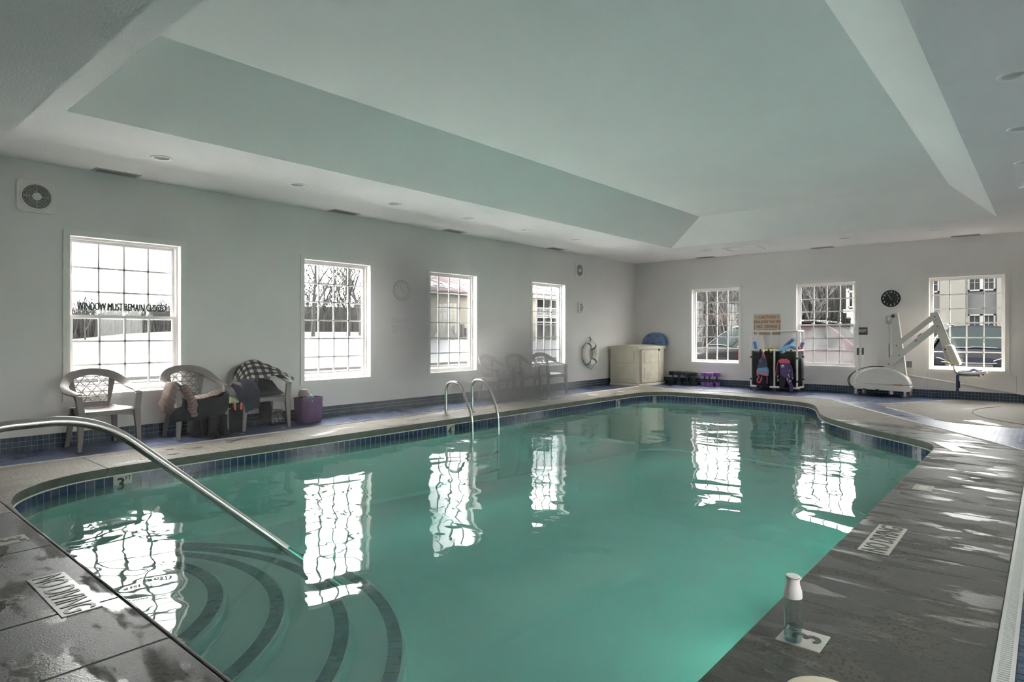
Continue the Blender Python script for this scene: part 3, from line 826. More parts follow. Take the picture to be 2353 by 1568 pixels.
# ------------------------------------------------------------------ stacking garden chairs
M_resin = mat('taupe_resin', (0.235, 0.205, 0.195), 0.42, var=0.04, vscale=8)
def make_chair():
    t = thing('resin_chair', 'chair', 'chair', (0, 0, 0), 0, 'resin armchairs along the long wall')
    half_o = [(0.315, 0.215, 0.560), (0.345, 0.10, 0.575), (0.350, -0.02, 0.600), (0.335, -0.12, 0.655), (0.285, -0.20, 0.735), (0.18, -0.250, 0.795), (0.0, -0.268, 0.82)]
    half_i = [(0.258, 0.210, 0.570), (0.272, 0.10, 0.590), (0.276, -0.02, 0.606), (0.266, -0.11, 0.628), (0.228, -0.185, 0.672), (0.15, -0.228, 0.722), (0.0, -0.245, 0.752)]
    O = half_o+[(-x, y, z) for x, y, z in half_o[-2::-1]]; I = half_i+[(-x, y, z) for x, y, z in half_i[-2::-1]]
    Oc, Ic = catmull(O, 5), catmull(I, 5)
    def band(u, v):
        k = u*(len(Oc)-1); i = min(len(Oc)-2, int(k)); f = k-i
        a = Oc[i].lerp(Oc[i+1], f); b = Ic[i].lerp(Ic[i+1], f)
        p = a.lerp(b, v); p.z += 0.008*sin(pi*v); return p
    MB().grid(band, 60, 4, 0.016).build('arm_band', M_resin, t, True, angle=50)
    def bp(s, h):                                                # s -1..1 across, h 0..1 up the back
        w = 0.128+0.045*h; return Vector((s*w, -0.175-0.055*h-0.018*h*h+0.012*(1-s*s)*-1, 0.415+0.325*h))
    for s in (-1, 1):
        MB().grid(lambda u, v, s=s: bp(s*(1.0+0.30*v*(0.6+0.8*u)), u*1.04-0.02), 10, 2, 0.014).build('back_stile', M_resin, t, True)
    mb = MB(); rows = 5
    def bar(p, q, r=0.0055): mb.tube([p, q], r, 5)
    for k in range(rows+1): bar(bp(-1.05, 0.16+0.84*k/rows), bp(1.05, 0.16+0.84*k/rows))
    for k in range(rows):
        h0, h1 = 0.16+0.84*k/rows, 0.16+0.84*(k+1)/rows; nb = 3
        for j in range(nb):
            a = -1+2*j/nb; m_ = -1+2*(j+0.5)/nb; b = -1+2*(j+1)/nb
            if k % 2: bar(bp(a, h0), bp(m_, h1)); bar(bp(m_, h1), bp(b, h0))
            else: bar(bp(a, h1), bp(m_, h0)); bar(bp(m_, h0), bp(b, h1))
    mb.build('back_lattice', M_resin, t, True)
    mb = MB(); mb.grid(lambda u, v: bp(-1.05+2.1*u, v*0.17-0.02), 8, 3, 0.014)
    mb.build('back_foot', M_resin, t, True)
    def seat(u, v):
        y = -0.19+0.42*v; w = 0.185+0.055*v; x = (2*u-1)*w
        z = 0.405+0.010*sin(pi*v)*0-0.014*(1-(2*u-1)**2)*(1-0.5*v)+0.014*(abs(2*u-1)**3)
        if v > 0.86: z -= 0.9*(v-0.86)**2*6*0.3
        return (x, y, z)
    MB().grid(seat, 12, 12, 0.016).build('seat', M_resin, t, True)
    mb = MB()
    mb.grid(lambda u, v: ((2*u-1)*0.243, 0.222+0.012*(1-(2*u-1)**2), 0.398-(0.045+0.03*abs(2*u-1)**2)*v), 14, 2, 0.012)
    for s in (-1, 1): mb.grid(lambda u, v, s=s: (s*(0.19+0.055*u), -0.19+0.41*u, 0.405-0.055*v), 8, 2, 0.010)
    mb.build('apron', M_resin, t, True)
    def leg(top, bot, wt, wb, name='leg'):
        mb = MB(); a, b = Vector(top), Vector(bot)
        for (p, w0, q, w1) in ((a, wt, b, wb),):
            ring = lambda c, w: [(c.x-w, c.y-w*0.75, c.z), (c.x+w, c.y-w*0.75, c.z), (c.x+w, c.y+w*0.75, c.z), (c.x-w, c.y+w*0.75, c.z)]
            mb.add(ring(p, w0)+ring(q, w1), [(0, 1, 2, 3), (7, 6, 5, 4)]+[(i, 4+i, 4+(i+1) % 4, (i+1) % 4) for i in range(4)])
        mb.build(name, M_resin, t, False, 0.005)
    for s in (-1, 1):
        leg((s*0.286, 0.205, 0.566), (s*0.262, 0.218, 0.36), 0.030, 0.030, 'arm_post')
        leg((s*0.262, 0.218, 0.40), (s*0.285, 0.225, 0.0), 0.034, 0.019)
        leg((s*0.195, -0.165, 0.42), (s*0.235, -0.235, 0.0), 0.030, 0.021)
    return t
chair = make_chair()
chair.location = (2.175, 7.685, 0); chair.rotation_euler = (0, 0, pi+0.10)
chair['label'] = 'empty taupe resin armchair under the lettered window, lattice back'
dup(chair, (3.135, 7.69, 0), pi+0.06, 'taupe resin armchair with a plaid jacket and dark clothes on it')
dup(chair, (3.955, 7.69, 0), pi-0.12, 'taupe resin armchair with a checked shirt over its back')
dup(chair, (8.46, 7.68, 0), pi+0.15, 'leftmost of the three resin armchairs faint in the steam')
dup(chair, (9.22, 7.68, 0), pi+0.02, 'middle of the three resin armchairs faint in the steam')
dup(chair, (10.02, 7.66, 0), pi-0.06, 'rightmost of the three resin armchairs in the steam, below the balcony window')

# ------------------------------------------------------------------ clothes and bags on the chairs
def plaid_mat(name, base, stripes, gap, nx, ny, rough=0.9):
    m, nt, out = newmat(name); p = N(nt, 'ShaderNodeBsdfPrincipled'); p.inputs['Roughness'].default_value = rough
    vec = coords(nt, 'uv', (nx, ny, 1)); sep = N(nt, 'ShaderNodeSeparateXYZ'); L(nt, vec, sep.inputs[0])
    def tri(s):
        f = N(nt, 'ShaderNodeMath', operation='FRACT'); L(nt, s, f.inputs[0]); return f.outputs[0]
    a = ramp(nt, tri(sep.outputs[0]), gap-0.02, gap+0.02); b = ramp(nt, tri(sep.outputs[1]), gap-0.02, gap+0.02)
    c = mixc(nt, a, base, stripes[0]); c2 = mixc(nt, a, stripes[0] if len(stripes) < 2 else stripes[1], stripes[-1])
    L(nt, mixc(nt, b, c, c2), p.inputs['Base Color'])
    L(nt, p.outputs[0], out.inputs['Surface']); return m
M_plaid = plaid_mat('orange_grey_plaid', (0.20, 0.15, 0.135), [(0.26, 0.12, 0.065), (0.115, 0.105, 0.13), (0.30, 0.26, 0.235)], 0.55, 9, 12)
M_check = plaid_mat('black_white_check', (0.62, 0.60, 0.58), [(0.10, 0.085, 0.085), (0.10, 0.085, 0.085), (0.022, 0.02, 0.022)], 0.5, 9, 7)
M_cloth = mat('dark_cloth', (0.022, 0.022, 0.028), 0.95, var=0.3, vscale=12, bumps=(60, 0.3))
M_navy = mat('navy_cloth', (0.035, 0.038, 0.06), 0.9, var=0.2, vscale=12, bumps=(60, 0.3))
def wob(p, amp, sc, seed=0.0):
    q = Vector(p); d = Vector((mnoise.noise(q*sc+Vector((seed, 0, 0))), mnoise.noise(q*sc+Vector((0, seed+5, 0))), mnoise.noise(q*sc+Vector((0, 9, seed)))))
    return q+d*amp
def patch(ctrl, amp=0.02, sc=9.0, seed=0.0, nu=26, nv=26, thick=0.008):
    """Draped cloth through a grid of control points (rows of points)."""
    rows = [catmull(r, 8) for r in ctrl]
    def fn(u, v):
        k = v*(len(rows[0])-1); j = min(len(rows[0])-2, int(k)); f = k-j
        col = [r[j].lerp(r[j+1], f) for r in rows]; cc = catmull(col, 8) if len(col) > 2 else col
        q = u*(len(cc)-1); i = min(len(cc)-2, int(q)); g = q-i
        return wob(cc[i].lerp(cc[i+1], g), amp, sc, seed)
    return MB().grid(fn, nu, nv, thick)
# chair 2: plaid jacket over its near arm and across the seat, dark jacket behind, dark trousers hanging
jk = thing('plaid_jacket', 'orange and grey plaid jacket slung over a chair arm and seat', 'jacket', (2.98, 7.50, 0))
def Lc(pts, o): return [[(x-o[0], y-o[1], z-o[2]) for x, y, z in r] for r in pts]
o2 = (2.98, 7.50, 0)
patch(Lc([[(2.72, 7.62, 0.40), (2.74, 7.56, 0.53), (2.80, 7.62, 0.655), (2.87, 7.68, 0.60), (2.90, 7.66, 0.50)],
          [(2.74, 7.50, 0.32), (2.76, 7.47, 0.48), (2.83, 7.52, 0.645), (2.90, 7.56, 0.60), (2.95, 7.55, 0.48)],
          [(2.80, 7.43, 0.30), (2.81, 7.41, 0.42), (2.87, 7.44, 0.58), (2.94, 7.46, 0.52), (3.0, 7.47, 0.44)]], o2), 0.022, 9, 1).build('sleeve', M_plaid, jk, True)
patch(Lc([[(2.88, 7.43, 0.62), (2.92, 7.40, 0.64), (2.97, 7.42, 0.60)],
          [(2.91, 7.40, 0.50), (2.96, 7.37, 0.52), (3.02, 7.40, 0.50)],
          [(2.95, 7.40, 0.38), (3.00, 7.37, 0.39), (3.06, 7.41, 0.42)],
          [(2.98, 7.41, 0.26), (3.03, 7.38, 0.26), (3.08, 7.42, 0.30)]], o2), 0.02, 10, 3).build('front_panel', M_plaid, jk, True)
patch(Lc([[(3.00, 7.44, 0.445), (3.03, 7.52, 0.45), (3.04, 7.60, 0.46)],
          [(3.14, 7.42, 0.455), (3.15, 7.50, 0.49), (3.16, 7.60, 0.48)],
          [(3.28, 7.44, 0.485), (3.28, 7.52, 0.52), (3.27, 7.60, 0.50)],
          [(3.36, 7.47, 0.515), (3.37, 7.53, 0.54), (3.36, 7.60, 0.52)]], o2), 0.02, 9, 5).build('skirt', M_plaid, jk, True)
dj = thing('dark_jacket', 'black jacket heaped on the seat beneath the plaid jacket', 'jacket', (3.13, 7.58, 0.42))
patch(Lc([[(2.86, 7.80, 0.60), (2.95, 7.84, 0.64), (3.05, 7.86, 0.60), (3.14, 7.84, 0.52), (3.24, 7.80, 0.45)],
          [(2.90, 7.68, 0.52), (3.00, 7.70, 0.56), (3.10, 7.72, 0.50), (3.20, 7.70, 0.46), (3.32, 7.68, 0.45)],
          [(2.98, 7.52, 0.435), (3.06, 7.54, 0.44), (3.16, 7.54, 0.45), (3.28, 7.54, 0.47), (3.40, 7.54, 0.49)],
          [(2.99, 7.445, 0.43), (3.08, 7.44, 0.44), (3.20, 7.44, 0.45), (3.32, 7.44, 0.46), (3.44, 7.46, 0.52)]], (3.13, 7.58, 0.42)), 0.025, 8, 8).build('body', M_cloth, dj, True)
patch(Lc([[(2.92, 7.445, 0.44), (3.08, 7.43, 0.445), (3.30, 7.43, 0.455), (3.44, 7.445, 0.50)],
          [(2.78, 7.42, 0.30), (3.05, 7.40, 0.33), (3.30, 7.40, 0.34), (3.42, 7.42, 0.36)],
          [(2.77, 7.43, 0.20), (3.05, 7.41, 0.22), (3.28, 7.41, 0.20), (3.37, 7.43, 0.22)]], (3.13, 7.58, 0.42)), 0.015, 8, 9).build('hanging_side', M_cloth, dj, True)
def sack(name, label, cat, loc, prof, sx, sy, power, m, amp=0.02, seed=0.0, n=32):
    t = thing(name, label, cat, loc)
    mb = MB().lathe(prof, n, None, sx, sy, power); mb.v = [tuple(wob(v, amp, 7, seed)) for v in mb.v]
    zmin = min(v[2] for v in mb.v); mb.v = [(x, y, z-zmin) for x, y, z in mb.v]
    mb.build('body', m, t, True)
    return t
bp_ = sack('backpack', 'black backpack slumped under the chair with the plaid jacket', 'bag', (3.19, 7.56, 0), [(0.001, 0), (0.13, 0.0), (0.155, 0.06), (0.15, 0.16), (0.12, 0.25), (0.05, 0.31), (0.001, 0.32)], 1.05, 0.75, 3.0, M_cloth, 0.025, 2)
MB().tube(fillet([(-0.06, -0.10, 0.26), (-0.10, -0.15, 0.16), (-0.06, -0.125, 0.05)], 0.05), 0.014, 6, flat=0.5).build('strap', M_black, bp_, True)
MB().tube(fillet([(0.05, -0.10, 0.27), (0.08, -0.16, 0.15), (0.05, -0.125, 0.05)], 0.05), 0.014, 6, flat=0.5).build('strap', M_black, bp_, True)
boot_prof = [(0.001, 0), (0.055, 0), (0.06, 0.03), (0.05, 0.08), (0.048, 0.16), (0.052, 0.24), (0.045, 0.245), (0.001, 0.235)]
for i, (x, y, lab) in enumerate(((3.36, 7.42, 'black boot standing in front of the backpack, right one of the two'), (3.21, 7.37, 'black boot standing in front of the backpack, left one of the two'))):
    bt = thing('boot', lab, 'boot', (x, y, 0), 0, 'boots by the chairs')
    mb = MB().lathe(boot_prof, 20, None, 0.9, 1.0); mb.lathe([(0.001, 0.0), (0.05, 0.0), (0.056, 0.03), (0.04, 0.07), (0.001, 0.085)], 18, Matrix.Translation((0, -0.05, 0)), 0.85, 1.4)
    mb.build('upper', M_cloth, bt, True)
    MB().box(-0.05, 0.05, -0.12, 0.055, 0.0, 0.014).build('sole', M_black, bt, False, 0.006)
# black tote between the chairs
tote = thing('black_tote', 'black tote bag with orange tags between two chairs', 'bag', (3.575, 7.60, 0))
mb = MB().lathe([(0.001, 0), (0.115, 0), (0.135, 0.02), (0.14, 0.18), (0.145, 0.36), (0.137, 0.36), (0.13, 0.20), (0.001, 0.19)], 36, None, 1.0, 0.72, 4.0)
mb.v = [tuple(wob(v, 0.012, 8, 4)) for v in mb.v]; mb.v = [(x, y, max(0, z)) for x, y, z in mb.v]
mb.build('body', M_cloth, tote, True)
M_orange = mat('coral_tag', (0.75, 0.16, 0.10), 0.6)
for dx in (-0.045, 0.035): MB().box(dx-0.014, dx+0.014, -0.116, -0.108, 0.275, 0.362).build('tag', M_orange, tote, False, 0.003)
MB().tube(fillet([(-0.07, -0.1, 0.35), (-0.05, -0.125, 0.24), (0.05, -0.125, 0.24), (0.06, -0.1, 0.35)], 0.05), 0.008, 6).build('handle', M_black, tote, True)
M_towel = plaid_mat('yellow_green_print', (0.45, 0.48, 0.14), [(0.20, 0.42, 0.16), (0.55, 0.52, 0.40)], 0.6, 4, 3)
tw = patch([[(-0.11, -0.09, 0.30), (-0.10, -0.02, 0.37), (-0.08, 0.05, 0.36)], [(-0.06, -0.10, 0.34), (-0.05, -0.03, 0.43), (-0.03, 0.05, 0.40)], [(0.0, -0.10, 0.33), (0.02, -0.02, 0.40), (0.03, 0.05, 0.37)], [(0.06, -0.09, 0.26), (0.06, -0.02, 0.34), (0.06, 0.05, 0.33)]], 0.02, 14, 2)
tag(tw.build('swim_towel', M_towel, None, True, loc=(3.575, 7.60, 0)), 'yellow and green printed towel poking out of the black tote', 'towel')
# chair 3: checked shirt over the back, dark coat on the left arm
cs = thing('checked_shirt', 'black and white checked shirt draped over a chair back', 'shirt', (3.97, 7.86, 0.55))
o3 = (3.97, 7.86, 0.55)
patch(Lc([[(3.62, 7.66, 0.50), (3.64, 7.73, 0.62), (3.66, 7.80, 0.66)],
          [(3.72, 7.62, 0.62), (3.74, 7.80, 0.76), (3.76, 7.90, 0.72)],
          [(3.86, 7.72, 0.64), (3.87, 7.90, 0.835), (3.88, 7.965, 0.78)],
          [(4.02, 7.72, 0.63), (4.02, 7.90, 0.850), (4.02, 7.968, 0.79)],
          [(4.16, 7.70, 0.66), (4.17, 7.85, 0.79), (4.18, 7.94, 0.74)],
          [(4.27, 7.62, 0.66), (4.29, 7.72, 0.71), (4.31, 7.82, 0.68)],
          [(4.34, 7.54, 0.60), (4.37, 7.60, 0.625), (4.40, 7.68, 0.61)]], o3), 0.010, 7, 6, 40, 24).build('shirt_back', M_check, cs, True)
patch(Lc([[(3.66, 7.57, 0.60), (3.70, 7.54, 0.62), (3.74, 7.56, 0.60)], [(3.64, 7.52, 0.50), (3.69, 7.47, 0.52), (3.74, 7.50, 0.50)], [(3.64, 7.50, 0.38), (3.67, 7.46, 0.38), (3.71, 7.48, 0.38)]], o3), 0.012, 9, 3, 16, 10).build('sleeve', M_check, cs, True)
dc = thing('dark_coat', 'navy and black coat hanging over the arm beside the checked shirt', 'coat', (3.75, 7.55, 0.4))
patch(Lc([[(3.60, 7.72, 0.55), (3.63, 7.66, 0.62), (3.70, 7.62, 0.655), (3.76, 7.62, 0.62)],
          [(3.58, 7.56, 0.46), (3.62, 7.50, 0.55), (3.71, 7.46, 0.61), (3.80, 7.47, 0.56)],
          [(3.62, 7.50, 0.34), (3.67, 7.43, 0.42), (3.74, 7.40, 0.46), (3.82, 7.42, 0.42)],
          [(3.66, 7.50, 0.22), (3.70, 7.44, 0.26), (3.75, 7.41, 0.28), (3.80, 7.43, 0.27)]], (3.75, 7.55, 0.4)), 0.025, 8, 7).build('body', M_navy, dc, True)
patch(Lc([[(4.02, 7.84, 0.62), (4.10, 7.86, 0.62), (4.20, 7.82, 0.58)], [(3.95, 7.74, 0.46), (4.10, 7.74, 0.47), (4.24, 7.72, 0.46)], [(3.88, 7.58, 0.425), (4.06, 7.58, 0.43), (4.22, 7.58, 0.43)]], (3.75, 7.55, 0.4)), 0.014, 8, 2, 18, 18).build('lining', M_cloth, dc, True)
MB().grid(lambda u, v: wob((3.985-3.75+0.16*u, 7.80-7.55-0.02*v, 0.32-0.30*v-0.4+0.02), 0.02, 8, 5), 10, 12, 0.02).build('tail', M_cloth, dc, True)
M_film = glass_mat('clear_plastic_bag', (0.72, 0.74, 0.76), 0.16, 0.15)
pb = sack('plastic_bag', 'clear plastic bag on the mosaic beneath the checked-shirt chair', 'bag', (4.20, 7.70, 0), [(0.001, 0), (0.09, 0), (0.11, 0.05), (0.09, 0.12), (0.03, 0.17), (0.05, 0.2)], 1.2, 0.8, 2.5, M_film, 0.02, 3)
M_paper = mat('white_paper', (0.75, 0.74, 0.72), 0.8)
for i, (x, y, a, lab) in enumerate(((3.56, 7.36, 0.2, 'scrap of white paper on the mosaic by the black tote'), (4.13, 7.42, 0.1, 'scrap of white paper on the mosaic before the checked-shirt chair'), (5.95, 7.36, 0.3, 'small white scrap on the blue mosaic near the ladder'), (7.78, 7.36, 0.1, 'small white scrap on the blue mosaic before the steamy chairs'))):
    o = MB().box(-0.028, 0.028, -0.012, 0.012, 0, 0.003).build('paper_scrap', M_paper, loc=(x, y, 0)); o.rotation_euler = (0, 0, a)
    tag(o, lab, 'paper', 'paper scraps on the mosaic')
# purple tote right of chair 3
M_purple = mat('purple_canvas', (0.155, 0.085, 0.19), 0.8, var=0.08, vscale=30, bumps=(120, 0.2))
pt = thing('purple_tote', 'square purple tote bag on the mosaic beside the chairs', 'bag', (4.60, 7.62, 0))
MB().lathe([(0.001, 0.005), (0.13, 0.0), (0.15, 0.02), (0.155, 0.18), (0.163, 0.345), (0.156, 0.346), (0.148, 0.25), (0.001, 0.24)], 40, None, 1.05, 0.82, 5.0).build('body', M_purple, pt, True, angle=60)
for s in (-1, 1):
    for dx in (-0.06, -0.02): MB().lathe([(0.004, -0.002), (0.008, 0), (0.008, 0.003), (0.004, 0.004)], 12, Matrix.Translation((dx+0.0, s*0.133, 0.30)) @ Matrix.Rotation(s*pi/2, 4, 'X')).build('eyelet', M_white, pt)
MB().tube(fillet([(0.165, -0.04, 0.32), (0.215, -0.03, 0.12), (0.20, 0.03, 0.14), (0.165, 0.04, 0.32)], 0.05), 0.007, 6).build('handle', M_purple, pt, True)
MB().tube(fillet([(-0.05, -0.135, 0.32), (-0.10, -0.165, 0.16), (-0.13, -0.15, 0.10), (-0.09, -0.14, 0.30)], 0.05), 0.006, 6).build('handle', M_purple, pt, True)
M_teal = mat('teal_fabric', (0.16, 0.40, 0.42), 0.85, var=0.4, vscale=25)
tag(patch([[(-0.08, -0.06, 0.30), (-0.08, 0.0, 0.34), (-0.08, 0.06, 0.31)], [(0, -0.08, 0.34), (0.0, 0, 0.40), (0, 0.06, 0.35)], [(0.09, -0.06, 0.31), (0.09, 0.0, 0.35), (0.09, 0.06, 0.31)]], 0.025, 16, 4).build('teal_swimsuit', M_teal, None, True, loc=(4.60, 7.62, 0)), 'teal and white swimsuit bunched in the purple tote', 'swimsuit')
M_tan = mat('tan_canvas', (0.36, 0.31, 0.25), 0.85)
sh = thing('sun_hat', 'tan and brown sun hat lying on top of the purple tote', 'hat', (4.56, 7.66, 0.36))
MB().lathe([(0.075, 0.0), (0.072, 0.04), (0.05, 0.085), (0.001, 0.10)], 24, None, 1.0, 1.15).build('crown', M_tan, sh, True)
MB().grid(lambda u, v: (0.07*(2*u-1)*(1-0.25*v), -0.07-0.07*v, 0.0-0.012*(2*u-1)**2), 10, 4, 0.006).build('brim', mat('brown_leather', (0.05, 0.04, 0.035), 0.6), sh, True)

# ------------------------------------------------------------------ wall furniture, long wall
M_fanbk = mat('fan_recess', (0.10, 0.10, 0.115), 0.7)
def make_fan(x, lab):
    t = thing('exhaust_fan', lab, 'fan', (x, YA, 2.628), 0, 'exhaust fans high on the long wall')
    h = 0.168; r = 0.05
    poly = []
    for cx_, cz_, a0 in ((h-r, h-r, 0), (-h+r, h-r, 90), (-h+r, -h+r, 180), (h-r, -h+r, 270)):
        for k in range(7): a = radians(a0+15*k); poly.append((cx_+r*cos(a)*1.0, cz_+r*sin(a)))
    MB().prism(poly, -0.014, 0.0, 'y').build('plate', M_trim, t, False, 0.004)
    R = Matrix.Rotation(pi/2, 4, 'X')
    MB().lathe([(0.145, 0.012), (0.138, 0.024), (0.126, 0.026), (0.122, 0.016)], 40, R, close=False).build('rim', M_trim, t, True)
    MB().lathe([(0.001, 0.0145), (0.125, 0.0150)], 40, R, close=False).build('opening', M_fanbk, t)
    for k in range(6):
        rr = 0.052+k*0.0125
        MB().tube([(rr*cos(2*pi*i/36), -0.024, rr*sin(2*pi*i/36)) for i in range(36)], 0.0021, 5, True).build('grille_ring', M_trim, t, True)
    mb = MB(); mb.box(-0.125, 0.125, -0.026, -0.022, -0.0015, 0.0015); mb.box(-0.0015, 0.0015, -0.026, -0.022, -0.125, 0.125); mb.build('grille_bar', M_trim, t)
    MB().lathe([(0.041, 0.020), (0.041, 0.030), (0.03, 0.034), (0.028, 0.031), (0.001, 0.032)], 28, R).build('hub', M_trim, t, True)
make_fan(1.676, 'white exhaust fan with round grille high above the lettered window')
make_fan(11.55, 'white exhaust fan with round grille high between balcony window and corner')

def make_clock(w, u, z, r, face, ink, lab, hands):
    t = thing('wall_clock', lab, 'clock', WMAP[w](u, 0, z), 0 if w == 'A' else -pi/2, None)
    R = Matrix.Rotation(pi/2, 4, 'X')
    MB().lathe([(0.001, 0.0), (r, 0.0), (r, 0.022), (r*0.965, 0.032), (r*0.93, 0.026)], 48, R, close=False).build('case', face[1], t, True)
    MB().lathe([(0.001, 0.020), (r*0.94, 0.0205)], 48, R, close=False).build('dial', face[0], t)
    for k in range(12):
        a = pi/2-2*pi*(k+1)/12
        lettering(str(k+1), r*0.225, ink, t, (r*0.76*cos(a), -0.0215, r*0.76*sin(a)), (pi/2, 0, 0), 0.95, 0.03, name='numeral')
    for (ang, ln, wd) in hands:
        a = pi/2-radians(ang)
        mb = MB(); d = Vector((cos(a), 0, sin(a))); q = Vector((-sin(a), 0, cos(a)))
        p0 = -d*0.03; p1 = d*ln; y = Vector((0, -0.0255, 0))
        vsx = [p0+q*wd+y, p1+q*wd*0.5+y, p1-q*wd*0.5+y, p0-q*wd+y]
        vsx += [v+Vector((0, 0.002, 0)) for v in vsx]
        mb.add(vsx, [(3, 2, 1, 0), (4, 5, 6, 7)]+[(i, (i+1) % 4, 4+(i+1) % 4, 4+i) for i in range(4)]); mb.build('hand', ink, t)
    return t
M_dialw = mat('white_dial', (0.70, 0.70, 0.67), 0.5); M_dialb = mat('black_dial', (0.018, 0.022, 0.024), 0.45)
M_numw = mat('white_numerals', (0.72, 0.72, 0.70), 0.5); M_greycase = mat('grey_clock_case', (0.16, 0.17, 0.17), 0.4)
make_clock('A', 6.495, 1.912, 0.168, (M_dialw, M_greycase), M_ink, 'white-faced wall clock nearly lost in the steam', [(325, 0.07, 0.005), (330, 0.11, 0.004)])
make_clock('B', 2.348, 1.897, 0.166, (M_dialb, M_dialb), M_numw, 'black wall clock with white numerals above the pool lift', [(327, 0.075, 0.005), (330, 0.12, 0.0035)])
# capacity notice painted on the wall, almost invisible in the steam
nt_ = thing('capacity_notice', 'faint stencilled capacity notice below the veiled clock', 'notice', (6.49, YA, 1.35))
M_faint = mat('faded_stencil', (0.52, 0.53, 0.52), 0.8)
lettering('POOL LIMIT', 0.085, M_faint, nt_, (0.0, -0.0012, 0.075), (pi/2, 0, 0), 0.62, 0.02)
lettering('20', 0.125, M_faint, nt_, (-0.13, -0.0012, -0.065), (pi/2, 0, 0), 0.62, 0.02)
lettering('PERSONS', 0.07, M_faint, nt_, (0.08, -0.0012, -0.06), (pi/2, 0, 0), 0.62, 0.02)
# emergency phone box
ph = thing('phone_box', 'small pale box with red lettering panel on the long wall by the corner', 'call box', (11.56, YA, 1.795))
MB().box(-0.075, 0.075, -0.055, 0, -0.112, 0.112).build('case', M_trim, ph, False, 0.006)
MB().box(-0.052, 0.052, -0.058, -0.054, -0.09, 0.085).build('door', mat('pinkish_panel', (0.46, 0.36, 0.34), 0.5), ph, False, 0.002)
MB().box(0.056, 0.066, -0.064, -0.054, -0.015, 0.015).build('latch', M_dark, ph)
# life ring
lr = thing('life_ring', 'white ring buoy with teal bands hung on the long wall by the shed', 'life ring', (11.90, YA-0.075, 0.745))
Rm = 0.205; rt = 0.078
MB().tube([(Rm*cos(2*pi*i/48), 0, Rm*sin(2*pi*i/48)) for i in range(48)], rt, 16, True, flat=0.9).build('ring', mat('ring_foam', (0.74, 0.70, 0.62), 0.6), lr, True)
M_tealband = mat('teal_band', (0.10, 0.22, 0.235), 0.6)
for a in (60, 118, 235, 305):
    a = radians(a); c = Vector((cos(a), 0, sin(a)))*Rm; tn = Vector((-sin(a), 0, cos(a)))
    MB().tube([c-tn*0.021, c+tn*0.021], rt*1.04, 16).build('band', M_tealband, lr, True)
M_rope = mat('cream_rope', (0.62, 0.58, 0.48), 0.9)
pts = []
for k in range(4):
    a0 = radians((60, 118, 235, 305)[k]); a1 = radians((118, 235, 305, 420)[k])
    for i in range(8):
        a = a0+(a1-a0)*i/8; bulge = Rm+rt+0.006+0.035*sin(pi*i/8)
        pts.append((bulge*cos(a), 0.0, bulge*sin(a)))
MB().tube(pts, 0.007, 6, True).build('grab_rope', M_rope, lr, True)
MB().tube([(-0.13, -0.02, -0.25), (0.0, -0.02, -0.36), (0.12, -0.02, -0.26)], 0.006, 6).build('throw_line', M_rope, lr, True)
MB().tube(fillet([(0.0, 0.02, 0.28), (0.0, -0.02, 0.33), (0.0, 0.03, 0.37)], 0.03), 0.012, 6).build('loop', M_tealband, lr, True)
hk = tag(MB().tube(fillet([(0, 0, 0.02), (0, -0.05, 0.02), (0, -0.06, 0.05)], 0.02), 0.008, 8).build('wall_hook', M_steel, None, True, loc=(11.90, YA, 1.10)), 'small brass hook above the ring buoy', 'hook')

# ------------------------------------------------------------------ far wall furniture
def plate(name, lab, cat, w, u, z, du, dz, m, d=0.008, bev=0.003):
    t = thing(name, lab, cat, WMAP[w](u, 0, z), 0 if w == 'A' else -pi/2)
    MB().box(-du/2, du/2, -d, 0, -dz/2, dz/2).build('plate', m, t, False, bev)
    return t
ex = plate('exit_sign', 'dark grey EXIT sign with white letters beside the fogged window', 'sign', 'B', 2.835, 1.262, 0.168, 0.150, mat('sign_grey', (0.075, 0.08, 0.08), 0.5))
lettering('EXIT', 0.058, M_numw, ex, (0, -0.0092, 0.005), (pi/2, 0, 0), 0.80, 0.03)
M_signred = mat('sign_red', (0.33, 0.045, 0.04), 0.5)
ca = plate('caution_sign', 'tan sign with red lettering CAUTION SHALLOW WATER NO DIVING ALLOWED', 'sign', 'B', 4.715, 1.415, 0.585, 0.455, mat('sign_tan', (0.56, 0.49, 0.38), 0.5), 0.006)
for txt, h, z, sx in (('CAUTION', 0.062, 0.160, 0.92), ('SHALLOW WATER', 0.062, 0.058, 0.80), ('NO  DIVING', 0.062, -0.045, 0.92), ('ALLOWED', 0.062, -0.140, 0.92)):
    lettering(txt, h, M_signred, ca, (0.0, -0.0075, z), (pi/2, 0, 0), sx, 0.022)
mb = MB()
for x0, x1, z0, z1 in ((-0.272, -0.262, -0.208, 0.005), (0.262, 0.272, -0.208, 0.005), (-0.272, 0.272, -0.214, -0.203)): mb.box(x0, x1, -0.0075, -0.006, z0, z1)
mb.build('border', M_signred, ca)
for x in (-0.235, 0.235): MB().tube([(x+0.017*cos(2*pi*i/20), -0.007, 0.165+0.017*sin(2*pi*i/20)) for i in range(20)], 0.004, 5, True).build('ring_mark', M_signred, ca)
ot = plate('outlet_cover', 'grey blank outlet cover on the far wall below the lift arms', 'outlet', 'B', 2.045, 0.620, 0.092, 0.124, mat('outlet_grey', (0.23, 0.24, 0.24), 0.5), 0.012)
rl = thing('wall_rail', 'painted pipe rail sloping along the far wall behind the lift', 'rail', (XB-0.05, 2.16, 0))
MB().tube([(0, 0, 0.428), (0, -2.2, 0.09)], 0.017, 10).build('pipe', M_trim, rl, True)
for f in (0.05, 0.5, 0.95): MB().tube([(0, -2.2*f, 0.428-0.338*f), (0.05, -2.2*f, 0.428-0.338*f)], 0.009, 8).build('bracket', M_trim, rl, True)
